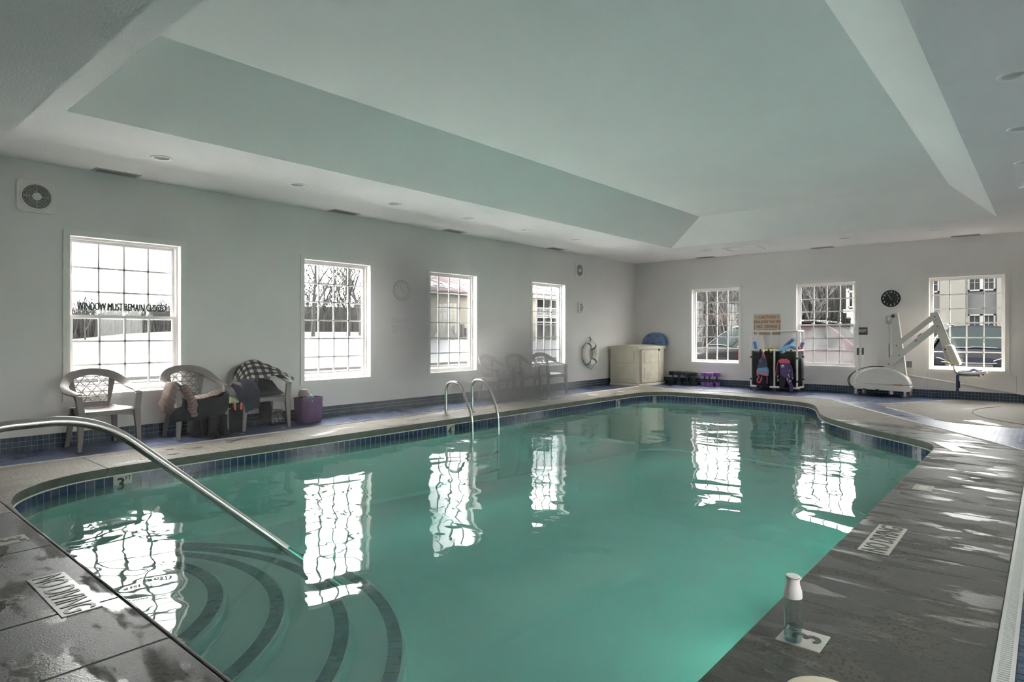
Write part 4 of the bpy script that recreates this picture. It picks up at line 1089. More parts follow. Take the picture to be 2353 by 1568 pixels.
# ceiling registers and access hatch
M_vent = mat('vent_louver', (0.30, 0.28, 0.275), 0.6); M_ventf = mat('vent_frame', (0.52, 0.48, 0.47), 0.5)
def make_vent(x0, x1, y0, y1, lab):
    t = thing('ceiling_vent', lab, 'vent', ((x0+x1)/2, (y0+y1)/2, HC), 0, 'ceiling registers')
    a, b = (x1-x0)/2, (y1-y0)/2; f = 0.026; mb = MB()
    mb.box(-a, a, -b, -b+f, -0.008, 0); mb.box(-a, a, b-f, b, -0.008, 0); mb.box(-a, -a+f, -b+f, b-f, -0.008, 0); mb.box(a-f, a, -b+f, b-f, -0.008, 0)
    mb.build('frame', M_ventf, t)
    MB().box(-a+f, a-f, -b+f, b-f, -0.002, -0.0005).build('backing', M_dark, t)
    n_ = 5
    for k in range(n_):
        if a > b: y = -b+f+(2*b-2*f)*(k+0.5)/n_; MB().box(-a+f, a-f, y-0.007, y+0.003, -0.0075, -0.003).build('slat', M_vent, t)
        else: x = -a+f+(2*a-2*f)*(k+0.5)/n_; MB().box(x-0.007, x+0.003, -b+f, b-f, -0.0075, -0.003).build('slat', M_vent, t)
for i, (x0, x1) in enumerate(((2.15, 2.59), (5.09, 5.54), (7.33, 7.75), (10.28, 10.70))):
    make_vent(x0, x1, 7.745, 7.925, 'louvred register in the soffit above the long wall, %s from the near end' % ORD[i])
for i, (y0, y1) in enumerate(((5.86, 6.28), (3.34, 3.77), (0.94, 1.37))):
    make_vent(13.86, 14.03, y0, y1, 'louvred register in the soffit above the far wall, %s from the shed corner' % ORD[i])
ht = thing('access_hatch', 'square white-framed access hatch in the soffit by the far wall', 'hatch', (13.02, 4.84, HC))
mb = MB(); a, b, f = 0.29, 0.36, 0.05
mb.box(-a, a, -b, -b+f, -0.016, 0); mb.box(-a, a, b-f, b, -0.016, 0); mb.box(-a, -a+f, -b+f, b-f, -0.016, 0); mb.box(a-f, a, -b+f, b-f, -0.016, 0)
mb.build('frame', M_trim, ht); MB().box(-a+f, a-f, -b+f, b-f, -0.004, 0).build('panel', M_ceil, ht)
# ------------------------------------------------------------------ storage shed in the corner
M_shed = mat('beige_resin', (0.56, 0.52, 0.41), 0.5, var=0.05, vscale=6, bumps=(50, 0.05))
M_shedd = mat('stained_beige_resin', (0.50, 0.46, 0.36), 0.55, var=0.12, vscale=7)
SX0, SX1, SY0, SY1, SH = 12.70, 13.96, 7.13, 7.90, 0.93
shed = thing('storage_shed', 'beige resin storage shed with bowed front doors in the corner', 'shed', (SX0, SY0, 0))
W, D = SX1-SX0, SY1-SY0
def bow(x, k=0.10): return -k*(1-((x-W/2)/(W/2))**2)*1.0
fr = [(W*i/20, bow(W*i/20)) for i in range(21)]
MB().prism([(x, y-0.02) for x, y in fr]+[(W, D), (0, D)], 0.0, 0.055).build('base', M_shed, shed, False, 0.008)
MB().prism([(x*0.985+0.01, y+0.035) for x, y in fr]+[(W-0.01, D-0.01), (0.01, D-0.01)], 0.055, SH-0.05).build('body', M_shed, shed, False, 0.012)
def lid(u, v):
    x = -0.025+(W+0.05)*u; y0 = bow(min(W, max(0, x)))-0.035; y = y0+(D+0.03-y0)*v
    return (x, y, SH+0.03*sin(pi*min(1, v*1.0))+0.012*sin(pi*u)-0.02)
MB().grid(lid, 20, 10, 0.065).build('lid', M_shed, shed, True, angle=30)
for nm, x0, x1 in (('door', 0.10, W*0.62), ('door', W*0.63, W-0.02)):
    xs_ = [x0+(x1-x0)*i/10 for i in range(11)]
    dr = MB().prism([(x, bow(x)-0.004) for x in xs_]+[(x, bow(x)+0.04) for x in reversed(xs_)], 0.075, SH-0.075).build(nm, M_shedd, shed, False, 0.006)
    for z0, z1 in ((0.16, 0.43), (0.53, 0.80)):
        xi = [x0+0.07+(x1-x0-0.14)*i/8 for i in range(9)]
        MB().prism([(x, bow(x)-0.012) for x in xi]+[(x, bow(x)) for x in reversed(xi)], z0, z1).build('raised_panel', M_shedd, dr, False, 0.006)
for z0, z1 in ((0.15, 0.45), (0.53, 0.81)):
    MB().box(-0.004, 0.012, 0.12, D-0.12, z0, z1).build('side_panel', M_shed, shed, False, 0.006)
MB().box(W*0.625-0.02, W*0.625+0.02, bow(W*0.625)-0.03, bow(W*0.625), SH-0.13, SH-0.08).build('latch', M_dark, shed, False, 0.004)
# kickboards on the lid
M_kick = mat('blue_foam', (0.16, 0.24, 0.42), 0.85, var=0.06)
for i, (x, lab) in enumerate(((13.90, 'front of two blue round-topped kickboards leaning above the shed'), (13.985, 'rear of two blue round-topped kickboards leaning above the shed'))):
    t = thing('kickboard', lab, 'kickboard', (x, 7.385-0.03*i, SH+0.005), 0, 'kickboards on the shed')
    poly = [(-0.31, 0.0)]+[(0.315*cos(a), 0.02+0.285*sin(a)) for a in [pi-pi*k/24 for k in range(25)]]+[(0.31, 0.0)]
    mb = MB().prism(poly, -0.018, 0.018, 'x'); mb.v = [(px+0.12*pz, py, pz) for px, py, pz in mb.v]
    mb.build('board', M_kick, t, False, 0.008)
    for yy, zz in ((-0.19, 0.05), (0.0, 0.035), (0.19, 0.05), (0.12, 0.22), (-0.12, 0.22)):
        MB().box(-0.0225+0.12*zz, -0.019+0.12*zz, yy-0.05, yy+0.05, zz-0.013, zz+0.013).build('grip_slot', mat('blue_slot', (0.09, 0.12, 0.20), 0.8), t)
# aquatic dumbbells
def dumbbell(foam, bar_m, loc, lab, grp, r=0.082, H_=0.31, sides=8):
    t = thing('foam_dumbbell', lab, 'dumbbell', loc, random.random()*0.5, grp)
    for z0, z1 in ((0.0, 0.085), (H_-0.085, H_)):
        MB().lathe([(0.001, z0), (r*0.94, z0), (r, z0+0.008), (r, z1-0.008), (r*0.94, z1), (0.001, z1)], sides*2).build('foam_end', foam, t, True, angle=30)
    MB().lathe([(0.017, 0.08), (0.019, H_/2), (0.017, H_-0.08)], 12, close=False).build('grip', bar_m, t, True)
M_fblk = mat('black_foam', (0.020, 0.026, 0.022), 0.8); M_fpur = mat('violet_foam', (0.24, 0.10, 0.36), 0.7); M_bluebar = mat('blue_grip', (0.03, 0.05, 0.11), 0.5)
rowlab = ['front row, nearest the shed', 'front row, second from the shed', 'front row, third from the shed', 'front row, nearest the violet ones']
for i, y in enumerate((6.83, 6.66, 6.46, 6.29)): dumbbell(M_fblk, M_bluebar, (13.80, y, 0), 'black foam dumbbell standing in the '+rowlab[i], 'black foam dumbbells')
for i, y in enumerate((6.76, 6.55, 6.38)): dumbbell(M_fblk, M_bluebar, (13.965, y, 0), 'black foam dumbbell in the back row, %s from the shed' % ORD[i], 'black foam dumbbells')
for x, y, lab in ((13.86, 6.06, 'left of the three'), (13.80, 5.915, 'front one of the three'), (13.95, 5.80, 'right of the three')):
    dumbbell(M_fpur, M_black, (x, y, 0), 'violet foam dumbbell under the grey-car window, '+lab, 'violet foam dumbbells', 0.078, 0.31, 14)

# ------------------------------------------------------------------ rolling PVC rack with pool toys
M_pvc = mat('white_pvc_pipe', (0.76, 0.72, 0.66), 0.35)
RX0, RX1, RY0, RY1 = 13.53, 13.95, 3.93, 4.87; rz = (0.085, 0.86, 1.262)
rack = thing('toy_rack', 'rolling white pipe rack with black mesh sides full of pool toys', 'rack', (RX0, RY0, 0))
w_, d_ = RY1-RY0, RX1-RX0
def pipe(a, b, r=0.019): MB().tube([a, b], r, 10).build('pipe', M_pvc, rack, True)
for x in (0, d_):
    for y in (0, w_): pipe((x, y, 0.07), (x, y, rz[2]))
pipe((0, w_*0.48, 0.07), (0, w_*0.48, rz[1])); pipe((d_, w_*0.7, 0.07), (d_, w_*0.7, rz[2]))
for z in (rz[1], rz[2]):
    pipe((0, 0, z), (0, w_, z)); pipe((d_, 0, z), (d_, w_, z)); pipe((0, 0, z), (d_, 0, z)); pipe((0, w_, z), (d_, w_, z))
pipe((0, w_, rz[0]), (0, w_-0.11, rz[0]), 0.021); pipe((0, w_*0.48-0.10, rz[0]), (0, w_*0.48+0.09, rz[0]), 0.021); pipe((0, 0, rz[0]), (0, 0.11, rz[0]), 0.021)
pipe((0, 0, rz[0]), (0.0, -0.05, rz[0]), 0.021); pipe((0, 0, rz[0]), (d_, 0, rz[0])); pipe((0, w_, rz[0]), (d_, w_, rz[0])); pipe((d_, 0, rz[0]), (d_, w_, rz[0]))
for x, y in ((0, w_), (0, w_*0.48), (0, 0), (d_, 0), (d_, w_)):
    cst = MB().tube([(x-0.012, y, 0.032), (x+0.012, y, 0.032)], 0.032, 16).build('caster', M_black, rack, True)
    MB().box(x-0.016, x+0.016, y-0.012, y+0.012, 0.03, 0.07).build('caster_fork', M_black, rack)
for y, z in ((w_, 0.71), (w_, 0.24), (0, 0.70), (0, 0.22)): MB().tube([(0, y, z-0.018), (0, y, z+0.018)], 0.023, 10).build('clip', M_black, rack, True)
for z in (0.72, 0.25): MB().tube([(d_, 0, z-0.018), (d_, 0, z+0.018)], 0.023, 10).build('clip', M_black, rack, True)
for y in (0.78, 0.60, 0.28, 0.12): MB().tube([(0, w_*y-0.015, rz[1]), (0, w_*y+0.015, rz[1])], 0.023, 10).build('clip', M_black, rack, True)
def net_mat():
    m, nt, out = newmat('black_mesh_net')
    p = N(nt, 'ShaderNodeBsdfPrincipled'); p.inputs['Base Color'].default_value = (0.012, 0.016, 0.016, 1); p.inputs['Roughness'].default_value = 0.7
    t = N(nt, 'ShaderNodeBsdfTransparent'); mx = N(nt, 'ShaderNodeMixShader'); mx.inputs[0].default_value = 0.58
    L(nt, t.outputs[0], mx.inputs[1]); L(nt, p.outputs[0], mx.inputs[2]); L(nt, mx.outputs[0], out.inputs['Surface'])
    return m
M_net = net_mat()
def netp(f, nu=10, nv=10): MB().grid(f, nu, nv, 0.003).build('mesh_side', M_net, rack, True)
netp(lambda u, v: (0.012+0.02*sin(pi*u)*sin(pi*v), 0.05+(w_-0.09)*u, 0.105+0.71*v))
netp(lambda u, v: (0.03+(d_-0.04)*u, 0.012-0.03*sin(pi*u)*sin(pi*v), 0.105+0.73*v))
netp(lambda u, v: (0.03+(d_-0.04)*u, w_-0.012, 0.105+0.73*v))
netp(lambda u, v: (d_-0.014, 0.03+(w_-0.06)*u, 0.105+0.73*v))
netp(lambda u, v: (0.02+(d_-0.04)*u, 0.03+(w_-0.06)*v, 0.105))
def noodle(m, a, b, c, lab, r=0.036):
    P = catmull([a, b, c], 10); t = thing('pool_noodle', lab, 'pool noodle', P[0], 0, 'pool noodles in the rack')
    Q = [p-P[0] for p in P]
    MB().tube(Q, r, 16).build('foam', m, t, True)
    e = (Q[-1]-Q[-2]).normalized()
    MB().tube([Q[-1]-e*0.01, Q[-1]+e*0.002], r*0.36, 12).build('bore', mat('bore_shadow', (0.01, 0.015, 0.03), 0.9), t)
M_nood = mat('blue_noodle_foam', (0.11, 0.22, 0.47), 0.8, var=0.06); M_nood2 = mat('sky_noodle_foam', (0.20, 0.42, 0.66), 0.8, var=0.06); M_nood3 = mat('grey_violet_noodle_foam', (0.22, 0.25, 0.38), 0.8)
noodle(M_nood, (RX0+0.12, RY0+0.80, 0.30), (RX0+0.07, RY0+0.83, 0.72), (RX0+0.02, RY0+0.87, 1.035), 'blue pool noodle sticking up at the left end of the rack')
noodle(M_nood, (RX0+0.22, RY0+0.42, 0.62), (RX0+0.12, RY0+0.28, 0.92), (RX0+0.02, RY0+0.075, 1.10), 'long blue pool noodle slanting up to the right above the rack')
noodle(M_nood2, (RX0+0.24, RY0+0.06, 0.85), (RX0+0.12, RY0+0.17, 0.955), (RX0-0.07, RY0+0.295, 0.835), 'light blue pool noodle bent over the front rail of the rack', 0.045)
noodle(M_nood3, (RX0+0.30, RY0+0.12, 0.45), (RX0+0.30, RY0+0.05, 0.80), (RX0+0.30, RY0-0.03, 1.03), 'grey violet pool noodle at the right end of the rack')
tag(MB().box(-0.05, 0.05, -0.11, 0.10, 0.0, 0.05).build('yellow_float', mat('yellow_foam', (0.46, 0.36, 0.05), 0.7), None, False, 0.012, loc=(RX0+0.14, RY0+0.60, 0.86)), 'yellow foam float lying on the rack rail', 'float')
tag(MB().box(-0.04, 0.04, -0.035, 0.035, 0.0, 0.06).build('red_block', mat('red_foam', (0.62, 0.06, 0.07), 0.6), None, False, 0.012, loc=(RX0+0.16, RY0+0.02, 0.88)), 'small red foam block on the right corner of the rack', 'float')
for nm, lab, m, loc, r, pw in (('mesh_ball', 'olive green toy seen through the rack netting', (0.10, 0.11, 0.06), (RX0+0.16, RY0+0.60, 0.55), 0.10, 2.0), ('red_ring', 'dark red toy seen low in the rack netting', (0.22, 0.03, 0.04), (RX0+0.16, RY0+0.50, 0.32), 0.12, 2.5), ('teal_board', 'teal float at the bottom of the rack', (0.03, 0.10, 0.11), (RX0+0.17, RY0+0.72, 0.11), 0.13, 2.6), ('dark_toy', 'dark bundle filling the right half of the rack', (0.03, 0.035, 0.05), (RX0+0.20, RY0+0.20, 0.11), 0.15, 2.4), ('tan_toy', 'tan rounded toy behind the hanging wetsuit', (0.26, 0.20, 0.05), (RX0+0.10, RY0+0.30, 0.60), 0.085, 2.2)):
    o = MB().lathe([(0.001, 0.0), (r*0.7, 0.02), (r, r*0.8), (r*0.85, r*1.7), (r*0.4, r*2.1), (0.001, r*2.15)], 20, None, 1.0, 1.0, pw).build(nm, mat(nm+'_foam', m, 0.8, var=0.2), None, True, loc=loc)
    tag(o, lab, 'pool toy')
# life vest and swim suit hanging on the front
def garment(name, label, cat, base, outline, thick, m, parts, seed):
    t = thing(name, label, cat, base)
    mb = MB().prism(outline, -thick/2, thick/2, 'x'); mb.build('torso', m, t, False, 0.014)
    for nm, mm, poly, th in parts: MB().prism(poly, -th/2-0.012, -th/2+0.006 if False else th/2*0.2, 'x').build(nm, mm, t, False, 0.004)
    return t
M_vnavy = mat('vest_navy', (0.045, 0.065, 0.11), 0.8); M_vblue = mat('vest_sky', (0.14, 0.33, 0.50), 0.8); M_pink = mat('hot_pink', (0.72, 0.10, 0.18), 0.7); M_dpink = mat('rose_pink', (0.62, 0.17, 0.24), 0.7); M_vpur = mat('suit_purple', (0.085, 0.055, 0.16), 0.75)
VX = RX0-0.055; VY = RY0+0.655
vest = thing('life_vest', 'navy and sky blue child life vest with pink straps hanging on the rack', 'life vest', (VX, VY, 0.10))
def part(t, nm, m, poly, x0, x1, bev=0.006): return MB().prism(poly, x0, x1, 'x').build(nm, m, t, False, bev)
part(vest, 'upper_panel', M_vnavy, [(0.06, 0.60), (0.02, 0.615), (-0.05, 0.60), (-0.075, 0.50), (-0.085, 0.40), (0.125, 0.375), (0.115, 0.47), (0.085, 0.55)], -0.03, 0.03, 0.02)
part(vest, 'lower_panel', M_vblue, [(0.128, 0.378), (-0.085, 0.402), (-0.105, 0.33), (-0.10, 0.22), (0.01, 0.22), (0.13, 0.25), (0.14, 0.30)], -0.032, 0.032, 0.02)
for z0 in (0.305, 0.255):
    part(vest, 'belt', M_dpink, [(0.135, z0+0.03), (0.03, z0+0.018), (0.03, z0-0.008), (0.135, z0)], -0.040, -0.030, 0.003)
    part(vest, 'belt', M_dpink, [(0.018, z0+0.018), (-0.10, z0-0.01), (-0.10, z0-0.035), (0.018, z0-0.01)], -0.040, -0.030, 0.003)
for y0, y1 in ((0.035, 0.065), (-0.045, -0.015)):
    part(vest, 'shoulder_strap', M_dpink, [(y0, 0.59), (y1-0.02 if y0 > 0 else y1, 0.585), (0.015, 0.71), (-0.005, 0.715)], -0.018, 0.0, 0.003)
MB().tube([(-0.035, 0.055+0.022*cos(2*pi*i/18), 0.535+0.022*sin(2*pi*i/18)) for i in range(18)], 0.006, 6, True).build('badge', M_orange, vest, True)
MB().tube(catmull([(-0.02, 0.14, 0.24), (-0.03, 0.09, 0.20), (-0.03, 0.125, 0.12), (-0.03, 0.09, 0.07), (-0.03, 0.05, 0.12), (-0.02, 0.03, 0.20)], 6), 0.014, 6, flat=0.5).build('leg_strap', M_pink, vest, True)
MB().tube(catmull([(-0.02, -0.07, 0.22), (-0.03, -0.085, 0.14), (-0.03, -0.075, 0.05)], 6), 0.012, 6, flat=0.5).build('leg_strap', M_pink, vest, True)
suit = thing('swim_jacket', 'purple and black float suit with pink shoulders hanging on the rack', 'float suit', (RX0-0.06, RY0+0.225, 0.02))
part(suit, 'shoulders', M_pink, [(0.135, 0.62), (0.085, 0.655), (0.05, 0.675), (0.02, 0.655), (-0.03, 0.675), (-0.06, 0.65), (-0.105, 0.62), (-0.10, 0.575), (0.09, 0.575)], -0.035, 0.03, 0.018)
part(suit, 'chest', M_vpur, [(0.09, 0.578), (-0.10, 0.578), (-0.095, 0.44), (-0.12, 0.33), (-0.10, 0.26), (0.0, 0.28), (0.08, 0.33), (0.085, 0.44)], -0.035, 0.03, 0.018)
part(suit, 'sleeve', M_cloth, [(0.13, 0.60), (0.092, 0.58), (0.095, 0.42), (0.12, 0.22), (0.175, 0.25), (0.155, 0.42)], -0.025, 0.02, 0.015)
part(suit, 'sleeve_stripe', M_pink, [(0.138, 0.60), (0.128, 0.60), (0.160, 0.40), (0.178, 0.27), (0.188, 0.27), (0.17, 0.41)], -0.030, -0.02, 0.003)
part(suit, 'sleeve', M_vpur, [(-0.10, 0.58), (-0.09, 0.45), (-0.13, 0.27), (-0.17, 0.24), (-0.175, 0.32), (-0.145, 0.50)], -0.025, 0.02, 0.015)
part(suit, 'trouser', M_cloth, [(0.085, 0.36), (-0.02, 0.30), (-0.01, 0.14), (0.02, 0.04), (0.10, 0.06), (0.11, 0.20)], -0.02, 0.02, 0.015)
part(suit, 'trouser', M_vpur, [(-0.02, 0.30), (-0.11, 0.27), (-0.165, 0.10), (-0.16, 0.0), (-0.11, 0.0), (-0.09, 0.12), (-0.04, 0.20)], -0.02, 0.02, 0.015)
M_pat = mat('white_print', (0.70, 0.68, 0.66), 0.7)
for (y, z, s_) in ((0.13, 0.30, 0.022), (0.125, 0.22, 0.026), (-0.10, 0.43, 0.02), (-0.085, 0.34, 0.026), (-0.10, 0.30, 0.018), (-0.06, 0.245, 0.024), (-0.10, 0.21, 0.022), (-0.16, 0.27, 0.02), (-0.13, 0.22, 0.018)):
    part(suit, 'print_patch', M_pat, [(y-s_*0.6, z+s_), (y, z+s_*0.4), (y+s_*0.5, z+s_*0.8), (y+s_*0.2, z), (y+s_*0.4, z-s_), (y-s_*0.3, z-s_*0.5)], -0.039, -0.028, 0)
part(suit, 'print_patch', M_pat, [(0.065, 0.525), (0.03, 0.55), (-0.005, 0.535), (0.01, 0.52), (0.045, 0.51)], -0.039, -0.033, 0)
part(suit, 'print_patch', M_pat, [(0.06, 0.505), (-0.005, 0.51), (-0.005, 0.498), (0.06, 0.493)], -0.039, -0.033, 0)
for y in (VY+0.005, RY0+0.245): pipe((0, y-RY0, rz[1]), (-0.075, y-RY0, rz[1]-0.045), 0.017)
tag(MB().tube([(RX0+0.2, RY0-0.03, 0.70), (RX0+0.22, RY0-0.05, 0.50), (RX0+0.24, RY0-0.04, 0.30)], [0.05, 0.08, 0.06], 12, flat=0.5).build('goggles_bag', mat('grey_mesh_bag', (0.16, 0.17, 0.18), 0.7, var=0.2), None, True), 'grey mesh bag hanging on the right end of the rack', 'bag')

# ------------------------------------------------------------------ pool lift for wheelchair users
M_lift = mat('ivory_powder_coat', (0.62, 0.60, 0.555), 0.4, var=0.03)
lift = thing('pool_lift', 'ivory pool lift on casters with raised parallel arms and hanging seat', 'pool lift', (13.80, 2.44, 0))
LY = 2.44
def Y(y): return y-LY
# base tray and half-round cover; depth runs along x
by0, by1, bx0, bx1 = Y(1.955), Y(2.925), -0.17, 0.19
mb = MB().prism([(by0, 0.205), (by0+0.03, 0.115), (by1-0.02, 0.135), (by1, 0.225), (by1-0.01, 0.24), (by0+0.01, 0.225)], bx0, bx1, 'x'); mb.build('base_tray', M_lift, lift, False, 0.01)
arc = []
for k in range(31):
    a = pi*k/30; yy = cos(a); arc.append((Y(2.425)+(0.475 if yy > 0 else 0.455)*yy*(1.0), 0.225+0.335*(sin(a)**0.85 if sin(a) > 0 else 0)))
arc = [(y+0.10*(z-0.225)*1.0, z) for y, z in arc]
MB().prism(arc, bx0+0.02, bx1-0.02, 'x').build('cover', M_lift, lift, True, 0.03, angle=50)
MB().box(bx0-0.002, bx0+0.001, Y(2.09), Y(2.235), 0.235, 0.255).build('warning_label', mat('orange_label', (0.55, 0.22, 0.06), 0.6), lift)
for y in (2.72, 2.50): MB().box(bx0-0.004, bx0+0.01, Y(y)-0.03, Y(y)+0.03, 0.115, 0.145).build('slot', M_dark, lift)
M_wheel = mat('grey_caster_tyre', (0.11, 0.10, 0.092), 0.6)
for x, y in ((bx0+0.03, 2.05), (bx0+0.03, 2.875), (bx1-0.03, 2.00), (bx1-0.03, 2.80)):
    c = MB().tube([(x-0.016, Y(y), 0.05), (x+0.016, Y(y), 0.05)], 0.05, 24).build('caster_wheel', M_wheel, lift, True)
    MB().tube([(x-0.018, Y(y), 0.05), (x+0.018, Y(y), 0.05)], 0.026, 16).build('hub', mat('hub_steel', (0.32, 0.30, 0.28), 0.4, metal=0.6), c, True)
    MB().prism([(Y(y)-0.010, 0.042), (Y(y)+0.010, 0.042), (Y(y)+0.022, 0.125), (Y(y)-0.022, 0.125)], x-0.024, x-0.019, 'x').build('caster_fork', M_lift, lift)
    MB().prism([(Y(y)-0.010, 0.042), (Y(y)+0.010, 0.042), (Y(y)+0.022, 0.125), (Y(y)-0.022, 0.125)], x+0.019, x+0.024, 'x').build('caster_fork', M_lift, lift)
MB().box(bx0+0.01, bx0+0.04, Y(2.24), Y(2.30), 0.055, 0.12).build('brake_pad', M_lift, lift, False, 0.006)
# mast
def plank(a, b, w0, w1=None, x0=-0.03, x1=0.03, ext=0.0):
    w1 = w0 if w1 is None else w1; A_, B_ = Vector((a[0], a[1])), Vector((b[0], b[1])); d = (B_-A_).normalized(); n = Vector((-d.y, d.x))
    A_ = A_-d*ext; B_ = B_+d*ext
    return MB().prism([tuple(A_+n*w0/2), tuple(A_-n*w0/2), tuple(B_-n*w1/2), tuple(B_+n*w1/2)], x0, x1, 'x')
mast = plank((Y(2.155), 0.40), (Y(2.245), 1.60), 0.20, 0.115, -0.035, 0.035).build('mast', M_lift, lift, False, 0.008)
plank((Y(2.035), 0.34), (Y(2.190), 1.61), 0.012, 0.012, -0.05, 0.05).build('mast_flange', mat('white_flange', (0.80, 0.79, 0.76), 0.35), lift)
MB().tube([(-0.042, Y(2.262), 1.545), (0.03, Y(2.262), 1.545)], 0.032, 20).build('pulley', M_dark, lift, True)
# parallel arms
plank((Y(2.27), 0.690), (Y(1.555), 1.352), 0.115, 0.115, -0.065, -0.040, 0.05).build('lower_arm', M_lift, lift, False, 0.006)
plank((Y(2.205), 0.985), (Y(1.600), 1.535), 0.095, 0.095, -0.065, -0.040, 0.02).build('upper_arm', M_lift, lift, False, 0.006)
for y, z in ((2.33, 0.628), (2.155, 0.798), (2.200, 0.985), (1.590, 1.520), (1.555, 1.345)):
    MB().tube([(-0.072, Y(y), z), (-0.035, Y(y), z)], 0.011, 12).build('pivot_bolt', M_dark, lift, True)
plank((Y(2.345), 0.628), (Y(2.20), 0.765), 0.13, 0.17, -0.063, -0.042, 0.01).build('arm_root', M_lift, lift, False, 0.02)
lb = MB().prism([(Y(1.87), 1.145), (Y(1.80), 1.21), (Y(1.775), 1.19), (Y(1.845), 1.122)], -0.068, -0.065, 'x').build('warning_label', mat('pale_label', (0.66, 0.65, 0.62), 0.5), lift)
MB().prism([(Y(1.915), 1.062), (Y(1.865), 1.062), (Y(1.89), 1.112)], -0.069, -0.065, 'x').build('hazard_triangle', mat('hazard_yellow', (0.36, 0.26, 0.04), 0.5), lift)
MB().prism([(Y(1.865), 1.160), (Y(1.80), 1.222), (Y(1.793), 1.212), (Y(1.858), 1.150)], -0.0695, -0.065, 'x').build('label_bar', M_dark, lift)
# hanging bar, seat back, seat
plank((Y(1.605), 1.575), (Y(1.375), 0.86), 0.125, 0.15, -0.036, 0.0, 0.03).build('hanger', M_lift, lift, False, 0.006)
MB().prism([(Y(1.490), 0.98), (Y(1.385), 1.00), (Y(1.260), 0.72), (Y(1.245), 0.645), (Y(1.290), 0.635), (Y(1.44), 0.72)], -0.045, 0.02, 'x').build('seat_bracket', M_lift, lift, False, 0.008)
MB().prism([(Y(1.435), 0.995), (Y(1.355), 1.01), (Y(1.325), 0.985), (Y(1.205), 0.66), (Y(1.235), 0.635), (Y(1.325), 0.665)], -0.20, 0.20, 'x').build('seat_back', mat('cream_plastic', (0.72, 0.68, 0.58), 0.4), lift, False, 0.02)
for x in (-0.10, -0.04, 0.10):
    MB().tube(fillet([(x, Y(1.335), 0.74), (x, Y(1.285), 0.52), (x, Y(1.20), 0.455), (x, Y(0.95), 0.47)], 0.07), 0.016, 10).build('seat_frame', M_steel, lift, True)
MB().grid(lambda u, v: (-0.2+0.4*u, Y(1.235-0.40*v), 0.50-0.02*sin(pi*v)*1.0+0.014*v), 10, 10, 0.04).build('seat', mat('cream_plastic', (0.72, 0.68, 0.58), 0.4), lift, True)
M_strap = mat('navy_webbing', (0.045, 0.065, 0.16), 0.8)
MB().tube(catmull([(-0.15, Y(1.20), 0.53), (-0.12, Y(1.09), 0.53), (-0.05, Y(1.02), 0.565), (-0.12, Y(0.95), 0.54), (-0.10, Y(0.90), 0.55)], 6), 0.022, 8, flat=0.6).build('seat_belt', mat('blue_webbing', (0.12, 0.16, 0.36), 0.8), lift, True)
MB().box(-0.205, -0.16, Y(1.265), Y(1.222), 0.18, 0.47).build('belt_tail', M_strap, lift, False, 0.008)
MB().box(-0.215, -0.175, Y(1.240), Y(1.205), 0.24, 0.36).build('buckle', M_black, lift, False, 0.006)
MB().grid(lambda u, v: (-0.10+0.20*u, Y(1.50-0.16*v), 0.69+0.015*sin(pi*v)-0.05*v), 4, 6, 0.012).build('orange_guard', mat('amber_plastic', (0.60, 0.40, 0.10), 0.5), lift, True)
for (y, z) in ((1.42, 0.925), (0.935, 0.465), (0.875, 0.49)): MB().box(-0.206, -0.200, Y(y)-0.012, Y(y)+0.012, z-0.012, z+0.012).build('cross_mark', M_black, lift)
# actuator and its motor
MB().box(-0.055, 0.055, Y(2.385), Y(2.285), 1.40, 1.555).build('actuator_motor', mat('actuator_grey', (0.42, 0.43, 0.42), 0.5), lift, False, 0.014)
MB().box(-0.075, -0.05, Y(2.345), Y(2.300), 1.46, 1.53).build('motor_tag', M_white, lift)
MB().tube([(0, Y(2.333), 1.42), (0, Y(2.333), 1.02)], 0.022, 12).build('actuator_sleeve', M_lift, lift, True)
MB().tube([(0, Y(2.333), 1.03), (-0.02, Y(2.325), 0.64)], 0.0115, 10).build('actuator_rod', mat('dark_steel', (0.20, 0.19, 0.18), 0.35, metal=0.8), lift, True)
# push handle with black grips, cable loops
hp = fillet([(-0.10, Y(2.865), 0.42), (-0.10, Y(2.845), 0.97), (0.10, Y(2.80), 0.97), (0.10, Y(2.81), 0.42)], 0.05)
MB().tube(hp, 0.016, 12).build('push_handle', mat('white_flange', (0.80, 0.79, 0.76), 0.35), lift, True)
for x, y in ((-0.10, 2.848), (0.10, 2.802)): MB().tube([(x, Y(y)+0.002, 0.79), (x, Y(y), 0.93)], 0.021, 12).build('grip', M_dark, lift, True)
for k in range(2):
    pts = catmull([(0.0, Y(2.42), 0.575), (0.0, Y(2.68), 0.56), (-0.04, Y(2.90), 0.47), (-0.06, Y(3.01+0.02*k), 0.32), (-0.04, Y(2.98+0.02*k), 0.17), (0.02, Y(2.90), 0.11)], 8)
    MB().tube(pts, 0.0075, 8).build('cable', M_black, lift, True)

# ------------------------------------------------------------------ things on the deck
M_bglass = glass_mat('bottle_clear_plastic', (0.88, 0.93, 0.92), 0.12, 0.05)
bot = thing('water_bottle', 'clear water bottle with frosted white cap standing on the deck edge', 'bottle', (2.553, 0.757, 0.005))
MB().lathe([(0.001, 0.0), (0.029, 0.0), (0.033, 0.006), (0.0335, 0.05), (0.0335, 0.168), (0.0335, 0.178)], 32, close=False).build('body', M_bglass, bot, True)
MB().lathe([(0.001, 0.003), (0.029, 0.004), (0.0315, 0.008), (0.0315, 0.056), (0.001, 0.056)], 28).build('water', glass_mat('bottle_water', (0.62, 0.72, 0.73), 0.10), bot, True)
MB().lathe([(0.034, 0.172), (0.0345, 0.178), (0.0335, 0.195), (0.0275, 0.215), (0.0245, 0.226), (0.0245, 0.246)], 32, close=False).build('collar', mat('frosted_white', (0.66, 0.64, 0.62), 0.35), bot, True)
